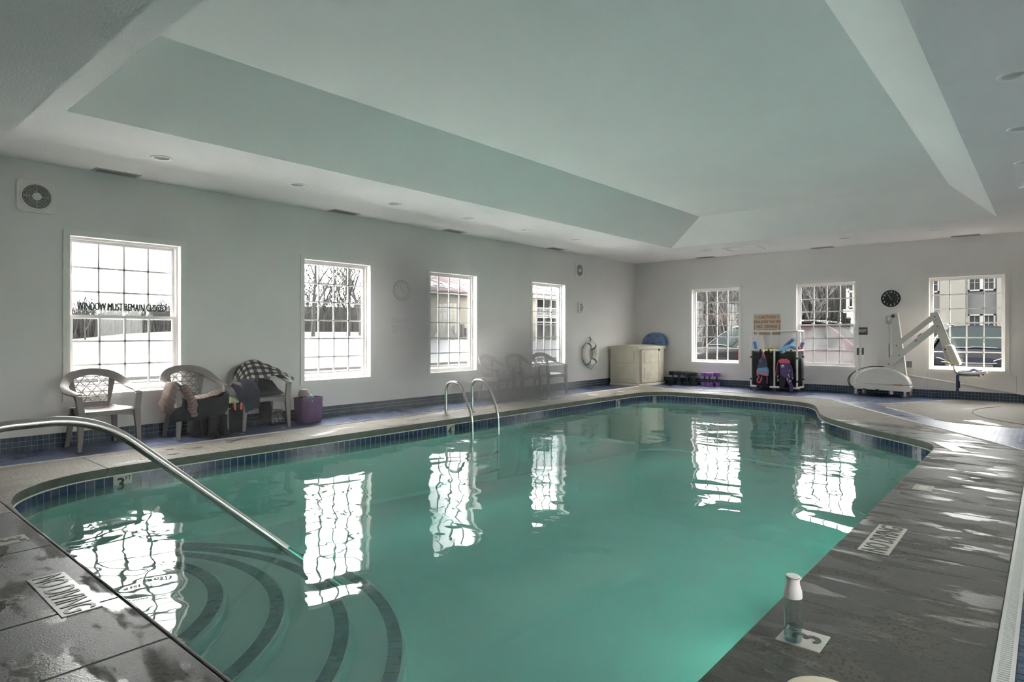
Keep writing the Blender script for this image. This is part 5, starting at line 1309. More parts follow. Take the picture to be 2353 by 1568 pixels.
MB().lathe([(0.0255, 0.243), (0.0262, 0.247), (0.0262, 0.253), (0.024, 0.2555), (0.001, 0.256)], 32, close=False).build('cap', mat('frosted_white', (0.66, 0.64, 0.62), 0.35), bot, True)
MB().tube([(0.0262*cos(2*pi*i/28), 0.0262*sin(2*pi*i/28), 0.250) for i in range(28)], 0.0016, 5, True).build('cap_gasket', mat('grey_gasket', (0.16, 0.20, 0.20), 0.5), bot, True)
MB().tube([(0.030+0.009*cos(2*pi*i/18), -0.012+0.009*sin(2*pi*i/18), 0.238+0.004*cos(2*pi*i/18)) for i in range(18)], 0.003, 6, True).build('carry_loop', mat('frosted_white', (0.66, 0.64, 0.62), 0.35), bot, True)
def tile_set(name, label, cat, loc, rotz, n_, side=0.1505):
    t = thing(name, label, cat, loc, rotz)
    for k in range(n_):
        MB().box(-n_*side/2+k*side+0.0012, -n_*side/2+(k+1)*side-0.0012, -side/2, side/2, -0.004, 0.0022).build('tile', M_marker, t)
    return t
M_tink = mat('charcoal_tile_print', (0.06, 0.065, 0.065), 0.4)
ts = tile_set('no_diving_tiles', 'white NO DIVING tiles set in the wet deck beyond the bottle', 'deck marker', (4.18, 0.735, 0.0015), 0, 4)
lettering('NO DIVING', 0.118, M_tink, ts, (0, 0.0, 0.0024), (0, 0, 0), 0.66, 0.012)
ts = tile_set('no_diving_tiles', 'white NO DIVING tiles beside the curved entry steps', 'deck marker', (0.827, 3.46, 0.0015), -pi/2, 4)
lettering('NO DIVING', 0.118, M_tink, ts, (0, 0.0, 0.0024), (0, 0, 0), 0.66, 0.012)
ts = tile_set('depth_tile', 'white depth tile half hidden under the water bottle', 'depth marker', (2.605, 0.735, 0.0015), 0, 1, 0.16)
lettering('3', 0.10, M_tink, ts, (0.012, -0.012, 0.0024), (0, 0, 0), 1.0, 0.05); lettering('FT', 0.032, M_tink, ts, (0.06, 0.05, 0.0024), (0, 0, 0), 0.8, 0.02)
ts = tile_set('depth_tile', 'white 3 FT depth tile at the near end of the pool by the rail', 'depth marker', (0.84, 4.57, 0.0015), -pi/2, 1, 0.15)
lettering('3', 0.10, M_tink, ts, (-0.012, 0, 0.0024), (0, 0, 0), 1.0, 0.05); lettering('FT', 0.032, M_tink, ts, (0.05, 0.045, 0.0024), (0, 0, 0), 0.8, 0.02)
t = thing('deck_plate', 'small pale cover plate let into the wet deck', 'cover plate', (5.765, 0.745, 0.0015))
MB().box(-0.105, 0.105, -0.062, 0.062, -0.004, 0.002).build('plate', mat('faded_plate', (0.26, 0.27, 0.22), 0.5), t); MB().box(-0.07, 0.07, -0.028, 0.028, 0.002, 0.003).build('inset', mat('inset_plate', (0.36, 0.36, 0.31), 0.5), t)
ts = tile_set('plain_deck_tiles', 'pale worn strip of tiles at the bend of the pool edge', 'deck marker', (8.06, 0.80, 0.0015), 0.42, 4, 0.15)
for x, y, r, nm, lab in ((10.33, 6.80, 0.11, 'skimmer_lid', 'round white skimmer lid in the far deck before the shed'), (2.235, 0.56, 0.125, 'skimmer_lid', 'round cream skimmer lid at the bottom edge of the picture'), (11.35, 6.78, 0.08, 'skimmer_lid', 'small round pale lid in the deck near the pool corner')):
    t = thing(nm, lab, 'lid', (x, y, 0.001), 0, 'skimmer lids')
    MB().lathe([(0.001, 0.005), (r*0.8, 0.006), (r*0.86, 0.004), (r*0.95, 0.005), (r, 0.001), (r, -0.004)], 40, close=False).build('disc', mat('cream_lid', (0.56, 0.52, 0.38), 0.5), t, True)
    for a in (0, pi): MB().lathe([(0.001, 0.0075), (0.012, 0.0065)], 12, Matrix.Translation((r*0.6*cos(a), r*0.6*sin(a), 0)), close=False).build('finger_hole', M_dark, t)
# slotted channel drain
dr = thing('channel_drain', 'long grey slotted channel drain along the deck', 'drain', (1.0, 0.122, 0))
M_drain = mat('grey_drain_plastic', (0.42, 0.44, 0.42), 0.5, var=0.04)
dl = 7.2
mb = MB(); mb.box(0, dl, -0.031, -0.017, -0.02, 0.003); mb.box(0, dl, 0.017, 0.031, -0.02, 0.003); mb.build('edge_rail', M_drain, dr)
MB().box(0, dl, -0.017, 0.017, -0.022, -0.010).build('channel', M_dark, dr)
mb = MB(); nslot = int(dl/0.019)
for k in range(nslot): mb.box(k*0.019, k*0.019+0.0115, -0.0172, 0.0172, -0.010, 0.003)
tag(mb.build('slot_bar', M_drain, dr), kind='stuff')
MB().box(0, dl, 0.0315, 0.036, -0.02, 0.0005).build('shadow_gap', M_black, dr)
# unseen fill lamps added under the near coping to lift the water's colour
for i, x in enumerate((4.0, 5.8, 7.5)):
    t = thing('water_fill_lamp', 'added unseen fill lamp under the near coping, %s along' % ORD[i], 'fill lamp', (x, 0.925, -0.42), 0, 'added fill lamps')
    MB().lathe([(0.125, 0.0), (0.125, 0.02), (0.105, 0.03)], 28, Matrix.Rotation(-pi/2, 4, 'X'), close=False).build('bezel', M_steel, t, True)
    ld = bpy.data.lights.new('water_fill_bulb', 'AREA'); ld.shape = 'DISK'; ld.size = 0.20; ld.energy = POOL_W; ld.color = (0.85, 1.0, 0.96)
    o = bpy.data.objects.new('water_fill_bulb', ld); COL.objects.link(o); o.parent = t; o.location = (0, 0.022, 0); o.rotation_euler = (-pi/2+radians(36), 0, 0)
# ------------------------------------------------------------------ outdoors
def snow_mat():
    m, nt, out = newmat('darkened_snow'); p = N(nt, 'ShaderNodeBsdfPrincipled'); p.inputs['Roughness'].default_value = 0.9  # snow darkened against the bright sky, grassy in patches
    f = noise_fac(nt, coords(nt, 'pos', (0.35, 1.0, 1)), 1.6, 6, 0.7); g = noise_fac(nt, coords(nt, 'pos', (0.2, 0.2, 1)), 0.35, 3)
    ad = N(nt, 'ShaderNodeMath', operation='MULTIPLY_ADD'); L(nt, g, ad.inputs[0]); ad.inputs[1].default_value = 0.5; L(nt, f, ad.inputs[2])
    L(nt, mixc(nt, ramp(nt, ad.outputs[0], 0.86, 0.98), (SNOW, SNOW, SNOW*1.01), (SNOW*0.42, SNOW*0.40, SNOW*0.34)), p.inputs['Base Color'])
    L(nt, p.outputs[0], out.inputs['Surface']); return m
M_snow = snow_mat()
def sm(t): t = max(0.0, min(1.0, t)); return t*t*(3-2*t)
def ground_z(x, y):
    """Lawn behind the long wall: level to the kerb, then rising gently, more towards the buildings."""
    return -0.15 + sm((y-21)/60)*0.75 + sm((y-20.8)/8)*sm((x-14)/12)*0.95
xs_ = [-60, -30, -10, 0, 5, 10, 14, 18, 22, 26, 30, 36, 45, 60, 90, 140]; ys_ = [8.2, 12, 16, 20.5, 22, 24, 26, 28, 30, 35, 42, 50, 60, 75, 90, 120, 170]
mb = MB(); nx, ny = len(xs_), len(ys_)
mb.add([(x, y, ground_z(x, y)) for x in xs_ for y in ys_], [(i*ny+j, (i+1)*ny+j, (i+1)*ny+j+1, i*ny+j+1) for i in range(nx-1) for j in range(ny-1)])
tag(mb.build('ground_lawn', M_snow, None, True), kind='structure')
M_asph = mat('wet_asphalt', (0.022, 0.022, 0.022), 0.6, var=0.3, vscale=2)
tag(MB().box(14.3, 34, -40, 8.19, -0.5, -0.14).build('ground_parking', M_asph), kind='structure')
tag(MB().box(-60, 14.3, -60, -1.83, -0.6, -0.25).build('ground_dark_unseen', M_asph), kind='structure')  # unseen ground kept dark so little light bounces up to the ceiling
tag(MB().box(-60, -1.83, -1.83, 8.19, -0.6, -0.25).build('ground_side', M_asph), kind='structure')  # unseen ground kept dark for the same reason
M_bounce_snow = mat('bounce_snow', (0.80, 0.80, 0.80), 0.9, bumps=(3, 0.3))  # unseen bright snow added to bounce daylight up into the room
tag(MB().box(-40, 60, 10.6, 18.6, -0.2, -0.135).build('ground_bounce_snow', M_bounce_snow), kind='structure')
tag(MB().box(-40, 60, 8.2, 10.6, -0.2, -0.14).build('ground_dark_strip', M_asph), kind='structure')  # unseen dark strip added to hold down the bounce on the soffit
M_kerb = mat('grey_kerb', (0.016, 0.016, 0.015), 0.8, var=0.2); M_mulch = mat('red_mulch', (0.012, 0.005, 0.004), 0.9, var=0.4, vscale=5)
tag(MB().box(-40, 60, 20.4, 20.75, -0.2, -0.06).build('lawn_kerb', M_kerb), 'dark kerb line crossing the snow outside the long wall', 'kerb')
tag(MB().box(-40, 60, 19.2, 20.0, -0.2, -0.13).build('mulch_bed', M_mulch), 'red-brown mulch strip in the snow outside the long wall', 'mulch bed')
tag(MB().box(-60, 120, 66.0, 69.0, 0.2, 0.66).build('dry_grass_verge', mat('dry_grass', (0.013, 0.010, 0.006), 0.95, var=0.4, vscale=0.8)), 'brown strip of dry grass at the foot of the far woods', 'grass verge')

# bare trees
M_bark = mat('grey_brown_bark', (0.0050, 0.0043, 0.0038), 0.95, var=0.3, vscale=2)
M_birch = mat('pale_bark', (0.016, 0.0145, 0.013), 0.9, var=0.4, vscale=3)
def tree_mesh(seed, height, spread=0.5, levels=4, kids=4):
    rnd = random.Random(seed); mb = MB()
    def branch(p, d, ln, r, lv):
        n = 3 if lv > 1 else 5
        pts = [p]; rr = [r]; q = p.copy(); dd = d.copy()
        seg = 4 if lv == 0 else 3
        for i in range(seg):
            dd = (dd+Vector((rnd.uniform(-1, 1), rnd.uniform(-1, 1), rnd.uniform(-0.3, 0.6)))*0.14).normalized()
            q = q+dd*ln/seg; pts.append(q.copy()); rr.append(max(0.016, r*(1-0.62*(i+1)/seg)))
        mb.tube(pts, rr, n, caps=False)
        if lv >= levels: return
        k = kids+(2 if lv == 0 else 0)
        for j in range(k):
            t = 0.30+0.68*(j+rnd.random()*0.6)/k; i = min(seg-1, int(t*seg)); f = t*seg-i
            base = pts[i].lerp(pts[i+1], min(1, f)); side = Vector((rnd.uniform(-1, 1), rnd.uniform(-1, 1), 0)).normalized()
            nd = (dd*(0.55) + side*spread*1.3 + Vector((0, 0, 0.35))).normalized()
            branch(base, nd, ln*(0.60-0.16*t)*rnd.uniform(0.8, 1.15), max(0.018, rr[i]*0.6), lv+1)
    branch(Vector((0, 0, -0.3)), Vector((rnd.uniform(-0.05, 0.05), rnd.uniform(-0.05, 0.05), 1)).normalized(), height*0.72, height*0.020, 0)
    return mb.mesh('trunk_and_branches')
TREES = [tree_mesh(i, 8.0, 0.45+0.06*(i % 3), 4, 4) for i in range(5)]
def tree(i, x, y, z, h, label, group, m=M_bark, rot=None):
    o = place(TREES[i % 5] if m is M_bark else PALE[i % 2], 'bare_tree', m, None, (x, y, z)); o.scale = (h/8*1.0,)*3
    o.rotation_euler = (0, 0, random.random()*6.28 if rot is None else rot)
    return tag(o, label, 'tree', group)
PALE = [TREES[1].copy(), TREES[3].copy()]
for p in PALE: p.materials.clear()
rt_ = random.Random(11)
WOODS = 'bare trees of the woods beyond the snowy field'
for k in range(38):                                    # woods seen through the first two windows
    u = k/37; x = 9+u*45; y = 71+rt_.uniform(0, 7); h = 4.2+1.2*rt_.random()+4.4*sm((x-30)/17)
    tree(k, x, y, 0.45, h, 'bare grey tree of the woods beyond the snowy field', WOODS)
for x, y, h, lab in ((44.5, 58.0, 8.2, 'tall bare tree standing clear of the woods, at the right edge of the woods window'), (37.5, 64, 6.6, 'spindly bare tree before the middle of the woods'), (17.5, 66.0, 5.0, 'broad bare tree at the left end of the woods')): tree(2, x, y, 0.4, h, lab, None)
for k in range(6):                                     # behind the cream building
    tree(k+1, 26+3.4*k, 42+rt_.uniform(0, 4), 0.8, 8.6+rt_.random(), 'bare tree behind the red-roofed cream building', 'bare trees behind the cream building')
FOR2 = 'bare trees of the dark bank behind the parked cars'
for k in range(22):
    y = 6+k*0.6; x = 31.5+rt_.uniform(0, 5)
    tree(k, x, y, -0.3, 4.9+rt_.random()*0.7, 'bare dark tree on the bank behind the parked cars', FOR2)
for k, (x, y, h, r) in enumerate(((30.5, 14.2, 4.6, 0.3), (30.2, 12.2, 4.4, 2.0), (30.8, 10.0, 4.5, 4.0), (30.4, 8.6, 4.7, 1.0))):
    tree(k, x, y, -0.3, h, 'pale-barked sapling on the bank, %s from the shed side' % ORD[k], None, M_birch, r)
hill = MB().prism([(-30, 0.2), (130, 0.2), (130, 6.6), (80, 6.4), (60, 5.4), (46, 5.2), (40, 4.2), (34, 4.6), (28, 3.6), (24, 2.9), (20, 3.1), (15, 3.4), (8, 3.7), (-30, 4.5)], 82, 84, 'y')
tag(hill.build('hill_wooded', mat('far_wood_haze', (0.0085, 0.0075, 0.0068), 0.95, var=0.35, vscale=0.25)), kind='structure')
# brush filling the woods: twigs too many to count
def brush(name, label, n, fx, m, hmin, hmax):
    mb = MB(); rnd = random.Random(5)
    for i in range(n):
        x, y, z = fx(rnd); h = rnd.uniform(hmin, hmax); a = rnd.uniform(0, 6.28); lean = rnd.uniform(0, 0.35)*h; w = rnd.uniform(0.035, 0.11)
        tx, ty = cos(a)*lean, sin(a)*lean; b = rnd.uniform(0, pi)
        mb.add([(x-w*cos(b), y-w*sin(b), z-0.2), (x+w*cos(b), y+w*sin(b), z-0.2), (x+w*0.8*sin(b), y-w*0.8*cos(b), z-0.2), (x+tx, y+ty, z+h)], [(0, 1, 3), (1, 2, 3), (2, 0, 3)])
    return tag(mb.build(name, m), label, 'brush', kind='stuff')
brush('woodland_brush', 'tangled brown brush of the woods beyond the field', 13000, lambda r: (lambda x: (x, 70+r.uniform(0, 9), 0.45))(r.uniform(6, 60)), mat('brush_twigs', (0.0065, 0.0055, 0.0048), 0.95, var=0.5, vscale=0.5), 1.4, 5.0)
brush('bank_brush', 'dense dark brush on the bank behind the parked cars', 9000, lambda r: (31+r.uniform(0, 7), r.uniform(4.5, 19), -0.3), mat('bank_twigs', (0.0042, 0.0034, 0.0028), 0.95, var=0.5, vscale=0.7), 1.8, 4.9)
tag(MB().prism([(31.5, -0.3), (36.5, 4.4), (38, 4.9), (39, 4.9), (39, -0.3)], 4.2, 20, 'y').build('earth_bank', mat('leaf_litter', (0.0045, 0.0036, 0.0026), 0.95, var=0.4, vscale=1.5)), 'dark leaf-covered bank rising behind the parked cars', 'bank')
M_rust = mat('rust_leaves', (0.030, 0.0085, 0.002), 0.9, var=0.4, vscale=4)
mb = MB(); rr_ = random.Random(3)
for i in range(420):
    c = Vector((30.2+rr_.gauss(0, 0.2), 12.2+rr_.gauss(0, 0.34), 2.05+rr_.gauss(0, 0.16))); s_ = 0.032
    mb.add([tuple(c+Vector((rr_.uniform(-s_, s_), rr_.uniform(-s_, s_), rr_.uniform(-s_, s_)))) for q in range(3)], [(0, 1, 2)])
lf = thing('beech_sapling', 'small sapling with rust-orange leaves behind the grey car', 'sapling', (0, 0, 0))
tag(mb.build('foliage', M_rust, lf), kind='stuff'); MB().tube([(30.2, 12.5, -0.3), (30.2, 12.6, 2.4)], [0.03, 0.01], 5).build('stem', M_bark, lf)

# cream building with red metal roof (third window) and balcony wing (fourth window)
M_cream = mat('cream_stucco', (0.072, 0.065, 0.049), 0.9, var=0.06, vscale=3); M_redroof = mat('red_metal_roof', (0.034, 0.008, 0.009), 0.6)
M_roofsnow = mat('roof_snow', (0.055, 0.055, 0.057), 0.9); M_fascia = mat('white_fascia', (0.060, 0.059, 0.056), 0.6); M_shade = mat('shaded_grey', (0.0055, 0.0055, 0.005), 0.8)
cb = thing('cream_building', 'cream building with red ribbed roof dusted with snow', 'building', (29.5, 30.0, 0))
MB().box(-4.2, 3.6, 0, 2.2, 0.6, 3.95).build('wall', M_cream, cb)
MB().box(-4.5, 3.9, -0.35, 0.02, 3.80, 4.02).build('fascia', M_fascia, cb)
def roof(u, v): return (-4.6+8.6*u, -0.4+6.0*v, 4.02+1.75*v)
MB().grid(roof, 2, 2, 0.08).build('roof', M_redroof, cb)
for k in range(36): MB().tube([(-4.6+8.6*(k+0.5)/36, -0.4, 4.05), (-4.6+8.6*(k+0.5)/36, 5.6, 5.80)], 0.028, 4).build('roof_rib', M_redroof, cb)
rs = random.Random(9)
for k in range(30):
    x0 = -4.5+8.3*k/30; v0 = rs.uniform(0, 0.35); v1 = rs.uniform(0.25, 0.62) if x0 > -1 else rs.uniform(0.5, 0.95)
    MB().add([(x0, -0.4+6*v0, 4.062+1.75*v0), (x0+0.235, -0.4+6*v0, 4.062+1.75*v0), (x0+0.235, -0.4+6*v1, 4.062+1.75*v1), (x0, -0.4+6*v1, 4.062+1.75*v1),
              (x0, -0.4+6*v0, 4.10+1.75*v0), (x0+0.235, -0.4+6*v0, 4.10+1.75*v0), (x0+0.235, -0.4+6*v1, 4.09+1.75*v1), (x0, -0.4+6*v1, 4.09+1.75*v1)], [(4, 5, 6, 7), (0, 1, 5, 4), (1, 2, 6, 5), (2, 3, 7, 6), (3, 0, 4, 7)]).build('roof_snow', M_roofsnow, cb)
MB().box(-4.2, 3.6, -0.10, 0.0, 0.85, 1.0).build('base_pipe', M_shade, cb)
for x, z0, z1, w2, m in ((-0.62, 1.25, 1.75, 0.10, M_fascia), (0.05, 1.05, 1.85, 0.13, M_shade), (0.42, 1.1, 1.6, 0.12, M_shade), (0.95, 1.15, 1.75, 0.22, M_fascia)): MB().box(x-w2, x+w2, -0.18, 0, z0, z1).build('utility_box', m, cb)
MB().lathe([(0.3, 0.85), (0.3, 0.95), (0.16, 1.25), (0.001, 1.32)], 14, Matrix.Translation((-2.65, -0.5, 0))).build('white_dome', M_fascia, cb, True)
wg = thing('balcony_wing', 'building wing with dark balconies and white railing', 'building', (35.95, 27.6, 0))
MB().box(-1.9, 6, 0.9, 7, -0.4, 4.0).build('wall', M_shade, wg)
MB().box(-2.25, -1.55, -0.3, 7, -0.4, 4.0).build('end_wall', M_cream, wg); MB().box(0.95, 6, -0.1, 7, -0.4, 4.0).build('end_wall', M_fascia, wg)
MB().box(-2.3, 3, -0.5, 0.2, 3.72, 4.05).build('fascia', mat('grey_fascia', (0.06, 0.06, 0.056), 0.7), wg)
MB().grid(lambda u, v: (-2.5+5.5*u, -0.55+5*v, 4.05+1.5*v), 2, 2, 0.06).build('roof', M_roofsnow, wg)
for k in range(12): MB().box(0.3+0.3*k, 0.44+0.3*k, -0.52, 3.2, 4.12, 4.16).build('roof_rib', M_redroof, wg)
for o in [c for c in wg.children if c.name.startswith('roof_rib')]:
    me = o.data
    for v in me.vertices: v.co.z += (v.co.y+0.55)*0.3
MB().box(-1.9, 3, -0.15, 0.9, 2.36, 2.50).build('balcony_floor', M_fascia, wg)
mb = MB(); mb.box(-1.65, 1.2, -0.20, -0.12, 3.02, 3.10); mb.box(-1.65, 1.2, -0.20, -0.12, 2.50, 2.56); mb.build('rail', M_fascia, wg)
for k in range(22): MB().box(-1.62+0.13*k, -1.57+0.13*k, -0.18, -0.14, 2.56, 3.03).build('baluster', M_fascia, wg)
MB().box(-0.05, 0.07, -0.22, -0.10, 2.40, 3.18).build('rail_post', M_fascia, wg); MB().box(-1.7, -1.58, -0.22, -0.10, 2.40, 3.18).build('rail_post', M_fascia, wg)
MB().box(-1.2, -0.5, 0.86, 0.9, 2.55, 3.6).build('door', M_cream, wg); MB().box(-1.8, 3, -0.1, 0.9, 2.02, 2.1).build('beam', M_fascia, wg)

# pale brick building outside the last window
def brick_mat():
    m, nt, out = newmat('pale_brick'); p = N(nt, 'ShaderNodeBsdfPrincipled'); p.inputs['Roughness'].default_value = 0.85
    b = N(nt, 'ShaderNodeTexBrick'); b.inputs['Color1'].default_value = (0.058, 0.054, 0.045, 1); b.inputs['Color2'].default_value = (0.051, 0.048, 0.039, 1); b.inputs['Mortar'].default_value = (0.035, 0.033, 0.028, 1)
    b.inputs['Scale'].default_value = 1.0; b.inputs['Mortar Size'].default_value = 0.012; b.inputs['Brick Width'].default_value = 0.30; b.inputs['Row Height'].default_value = 0.10
    vec = coords(nt, 'pos', (1, 1, 1), (radians(90), 0, radians(90))); L(nt, vec, b.inputs['Vector']); L(nt, b.outputs['Color'], p.inputs['Base Color'])
    L(nt, p.outputs[0], out.inputs['Surface']); return m
M_brick = brick_mat(); M_panel = mat('charcoal_panel', (0.0045, 0.0048, 0.005), 0.6); M_wfr = mat('bright_window_frame', (0.062, 0.062, 0.062), 0.5); M_wgl = mat('dim_window_glass', (0.010, 0.011, 0.011), 0.4, spec=0.05)
bb = thing('brick_building', 'pale brick building with charcoal bays outside the last window', 'building', (28.0, 0, 0))
for y0, y1 in ((2.33, 3.10), (-6.0, 1.42), (6.0, 6.02)): MB().box(0, 6, y0, y1, -0.3, 4.2).build('brick_pier', M_brick, bb)
MB().box(0.45, 6, 1.42, 2.33, -0.3, 4.2).build('bay_panel', M_panel, bb); MB().box(0.45, 6, 3.10, 4.2, -0.3, 4.2).build('bay_panel', M_panel, bb)
def bwin(y0, y1, z0, z1):
    f = 0.055; mb = MB()
    for a in ((y0, y1, z0, z0+f), (y0, y1, z1-f, z1), (y0, y0+f, z0, z1), (y1-f, y1, z0, z1), ((y0+y1)/2-f, (y0+y1)/2+f, z0, z1)): mb.box(0.36, 0.46, *a)
    w = mb.build('window', M_wfr, bb)
    MB().box(0.42, 0.44, y0, y1, z0, z1).build('pane', M_wgl, w)
    mb = MB()
    for c in ((y0*0.75+y1*0.25), (y0*0.25+y1*0.75)): mb.box(0.40, 0.42, c-0.008, c+0.008, z0, z1)
    for k in (1, 2): z = z0+(z1-z0)*k/3; mb.box(0.40, 0.42, y0, y1, z-0.008, z+0.008)
    mb.build('glazing_bar', M_wfr, w)
for y0, y1 in ((1.47, 2.28), (3.15, 3.9)):
    bwin(y0, y1, 2.78, 3.7); bwin(y0, y1, 1.05, 1.93)
# balcony corner at the fogged window
bc = thing('corner_balcony', 'white balcony rail and post at the end of the brick building', 'balcony', (26.6, 5.42, 0))
MB().box(0, 1.6, -0.9, 0.62, 2.02, 2.16).build('slab', M_wfr, bc)
mb = MB(); mb.box(0.0, 0.06, -0.9, 0.45, 2.80, 2.87); mb.box(0.0, 0.06, -0.9, 0.45, 2.22, 2.27); mb.build('rail', M_wfr, bc)
for k in range(10): MB().box(0.01, 0.045, 0.40-0.13*k, 0.435-0.13*k, 2.25, 2.82).build('baluster', M_wfr, bc)
MB().box(0, 0.1, 0.42, 0.52, 2.16, 2.95).build('rail_post', M_wfr, bc)
MB().box(0, 0.24, 0.10, 0.36, -0.3, 1.80).build('column', M_wfr, bc); MB().box(0, 1.6, -0.9, 0.5, 1.80, 2.02).build('beam', mat('grey_fascia', (0.06, 0.06, 0.056), 0.7), bc)

# ------------------------------------------------------------------ parked cars
M_tyre = mat('car_tyre', (0.002, 0.002, 0.002), 0.8); M_cglass = mat('car_glass', (0.0080, 0.0100, 0.0100), 0.35, spec=0.0); M_chrome = mat('car_chrome', (0.10, 0.10, 0.10), 0.4, metal=1.0); M_lamp = mat('car_headlamp', (0.045, 0.045, 0.045), 0.3, spec=0.1)
M_carblk = mat('car_black_trim', (0.003, 0.003, 0.0035), 0.5); M_amber = mat('car_amber', (0.13, 0.035, 0.01), 0.3)
STN = [  # y, z_bottom, half width, z_belt, z_top, half width at top
    (2.28, 0.42, 0.62, 0.74, 0.76, 0.50), (2.20, 0.30, 0.80, 0.86, 0.90, 0.62), (1.95, 0.24, 0.88, 0.93, 0.985, 0.66), (1.45, 0.22, 0.91, 0.97, 1.04, 0.68), (0.98, 0.22, 0.92, 1.00, 1.08, 0.70),
    (0.60, 0.22, 0.92, 1.02, 1.36, 0.64), (0.22, 0.22, 0.92, 1.03, 1.62, 0.58), (-0.3, 0.22, 0.92, 1.04, 1.69, 0.585), (-1.2, 0.22, 0.92, 1.05, 1.68, 0.58), (-1.85, 0.24, 0.91, 1.06, 1.58, 0.56), (-2.15, 0.30, 0.88, 1.06, 1.20, 0.60), (-2.28, 0.42, 0.82, 0.95, 1.0, 0.60)]
def make_car(label, loc, rotz, paint, snow=False, scale=1.0):
    t = thing('parked_car', label, 'car', loc, rotz, 'cars parked outside the far wall'); t.scale = scale if isinstance(scale, tuple) else (scale,)*3
    mb = MB(); rows = []
    for (y, zb, w, zt, zr, wr) in STN:
        half = [(0, zb), (w*0.86, zb), (w, zb+0.16), (w*1.0, (zb+zt)*0.5), (w*0.985, zt-0.05), (w*0.95, zt), ((w*0.95+wr)/2+0.02, (zt+zr)/2), (wr, zr-0.02), (wr*0.6, zr+0.012), (0, zr+0.02)]
        ring = half+[(-x, z) for x, z in half[-2:0:-1]]
        rows.append([(x, y, z) for x, z in ring])
    n = len(rows[0]); mb.v = [p for r in rows for p in r]
    for i in range(len(rows)-1):
        for k in range(n): mb.f.append((i*n+k, i*n+(k+1) % n, (i+1)*n+(k+1) % n, (i+1)*n+k))
    mb.f.append(tuple(range(n))); mb.f.append(tuple((len(rows)-1)*n+k for k in range(n-1, -1, -1)))
    mb.build('body', paint, t, True, angle=28)
    MB().add([(-0.665, 0.955, 1.105), (0.665, 0.955, 1.105), (0.545, 0.27, 1.625), (-0.545, 0.27, 1.625), (0, 1.02, 1.125), (0, 0.30, 1.66)], [(0, 4, 5, 3), (4, 1, 2, 5)]).build('windscreen', M_cglass, t, True)
    for s in (-1, 1):
        sw = lambda y0, y1, y2, y3, nm='side_window': MB().add([(s*0.905, y0, 1.07), (s*0.905, y1, 1.075), (s*0.665, y2, 1.585), (s*0.665, y3, 1.585)], [(0, 1, 2, 3) if s > 0 else (3, 2, 1, 0)]).build(nm, M_cglass, t)
        sw(0.62, -0.30, -0.30, 0.16); sw(-0.38, -1.15, -1.10, -0.38); sw(-1.22, -1.85, -1.62, -1.17)
        for y in (1.42, -1.38):
            wh = MB().tube([(s*0.74, y, 0.345), (s*0.935, y, 0.345)], 0.345, 24).build('wheel', M_tyre, t, True)
            MB().lathe([(0.001, 0.03), (0.06, 0.03), (0.10, 0.012), (0.20, 0.016), (0.225, 0.0)], 20, Matrix.Translation((s*0.925, y, 0.345)) @ Matrix.Rotation(s*pi/2, 4, 'Y')).build('rim', M_chrome, wh, True)
            MB().tube([(s*0.90, y, 0.36), (s*0.928, y, 0.36)], 0.42, 28).build('wheel_arch', M_carblk, t)
        MB().add([(s*0.46, 2.245, 0.78), (s*0.80, 2.12, 0.80), (s*0.855, 1.86, 0.90), (s*0.60, 2.16, 0.885), (s*0.47, 2.23, 0.84)], [(0, 1, 2, 3, 4) if s > 0 else (4, 3, 2, 1, 0)]).build('headlamp', M_lamp, t)
        MB().tube([(s*0.47, 2.262, 0.79), (s*0.80, 2.14, 0.80), (s*0.86, 1.88, 0.905), (s*0.60, 2.18, 0.895), (s*0.47, 2.255, 0.845)], 0.012, 5, True).build('lamp_rim', M_chrome, t)
        MB().add([(s*0.80, 2.125, 0.805), (s*0.875, 1.95, 0.82), (s*0.862, 1.85, 0.90), (s*0.80, 2.0, 0.885)], [(0, 1, 2, 3) if s > 0 else (3, 2, 1, 0)]).build('indicator', M_amber, t)
        m2 = MB().lathe([(0.001, -0.09), (0.07, -0.08), (0.085, 0.0), (0.06, 0.07), (0.001, 0.08)], 16, Matrix.Translation((s*1.03, 0.62, 1.10)), 1.25, 0.7).build('mirror', paint, t, True)
        MB().tube([(s*0.575, 0.1, 1.70), (s*0.60, -0.2, 1.745), (s*0.60, -1.5, 1.735), (s*0.57, -1.8, 1.66)], 0.022, 8).build('roof_rail', M_carblk, t, True)
        MB().tube([(s*0.905, 0.70, 1.055), (s*0.905, -1.9, 1.07)], 0.012, 5).build('belt_trim', M_chrome, t)
        MB().tube(catmull([(s*0.90, 0.90, 1.07), (s*0.83, 0.60, 1.32), (s*0.69, 0.18, 1.60), (s*0.66, -0.4, 1.625)], 6), 0.016, 5).build('door_frame', M_carblk, t)
    MB().box(-0.46, 0.46, 2.262, 2.292, 0.55, 0.78).build('grille', M_carblk, t, False, 0.01)
    for k in range(4): MB().box(-0.44, 0.44, 2.29, 2.30, 0.58+0.05*k, 0.592+0.05*k).build('grille_bar', M_chrome if k == 3 else M_shade, t)
    MB().tube([(-0.47, 2.295, 0.785), (0.47, 2.295, 0.785), (0.36, 2.305, 0.55), (-0.36, 2.305, 0.55)], 0.014, 5, True).build('grille_surround', M_chrome, t)
    MB().box(-0.72, 0.72, 2.20, 2.30, 0.34, 0.50).build('bumper', M_carblk, t, False, 0.03)
    MB().tube([(-0.5, 1.01, 1.12), (0.05, 0.985, 1.155)], 0.012, 5).build('wiper', M_carblk, t); MB().tube([(0.02, 1.01, 1.13), (0.55, 0.975, 1.13)], 0.012, 5).build('wiper', M_carblk, t)
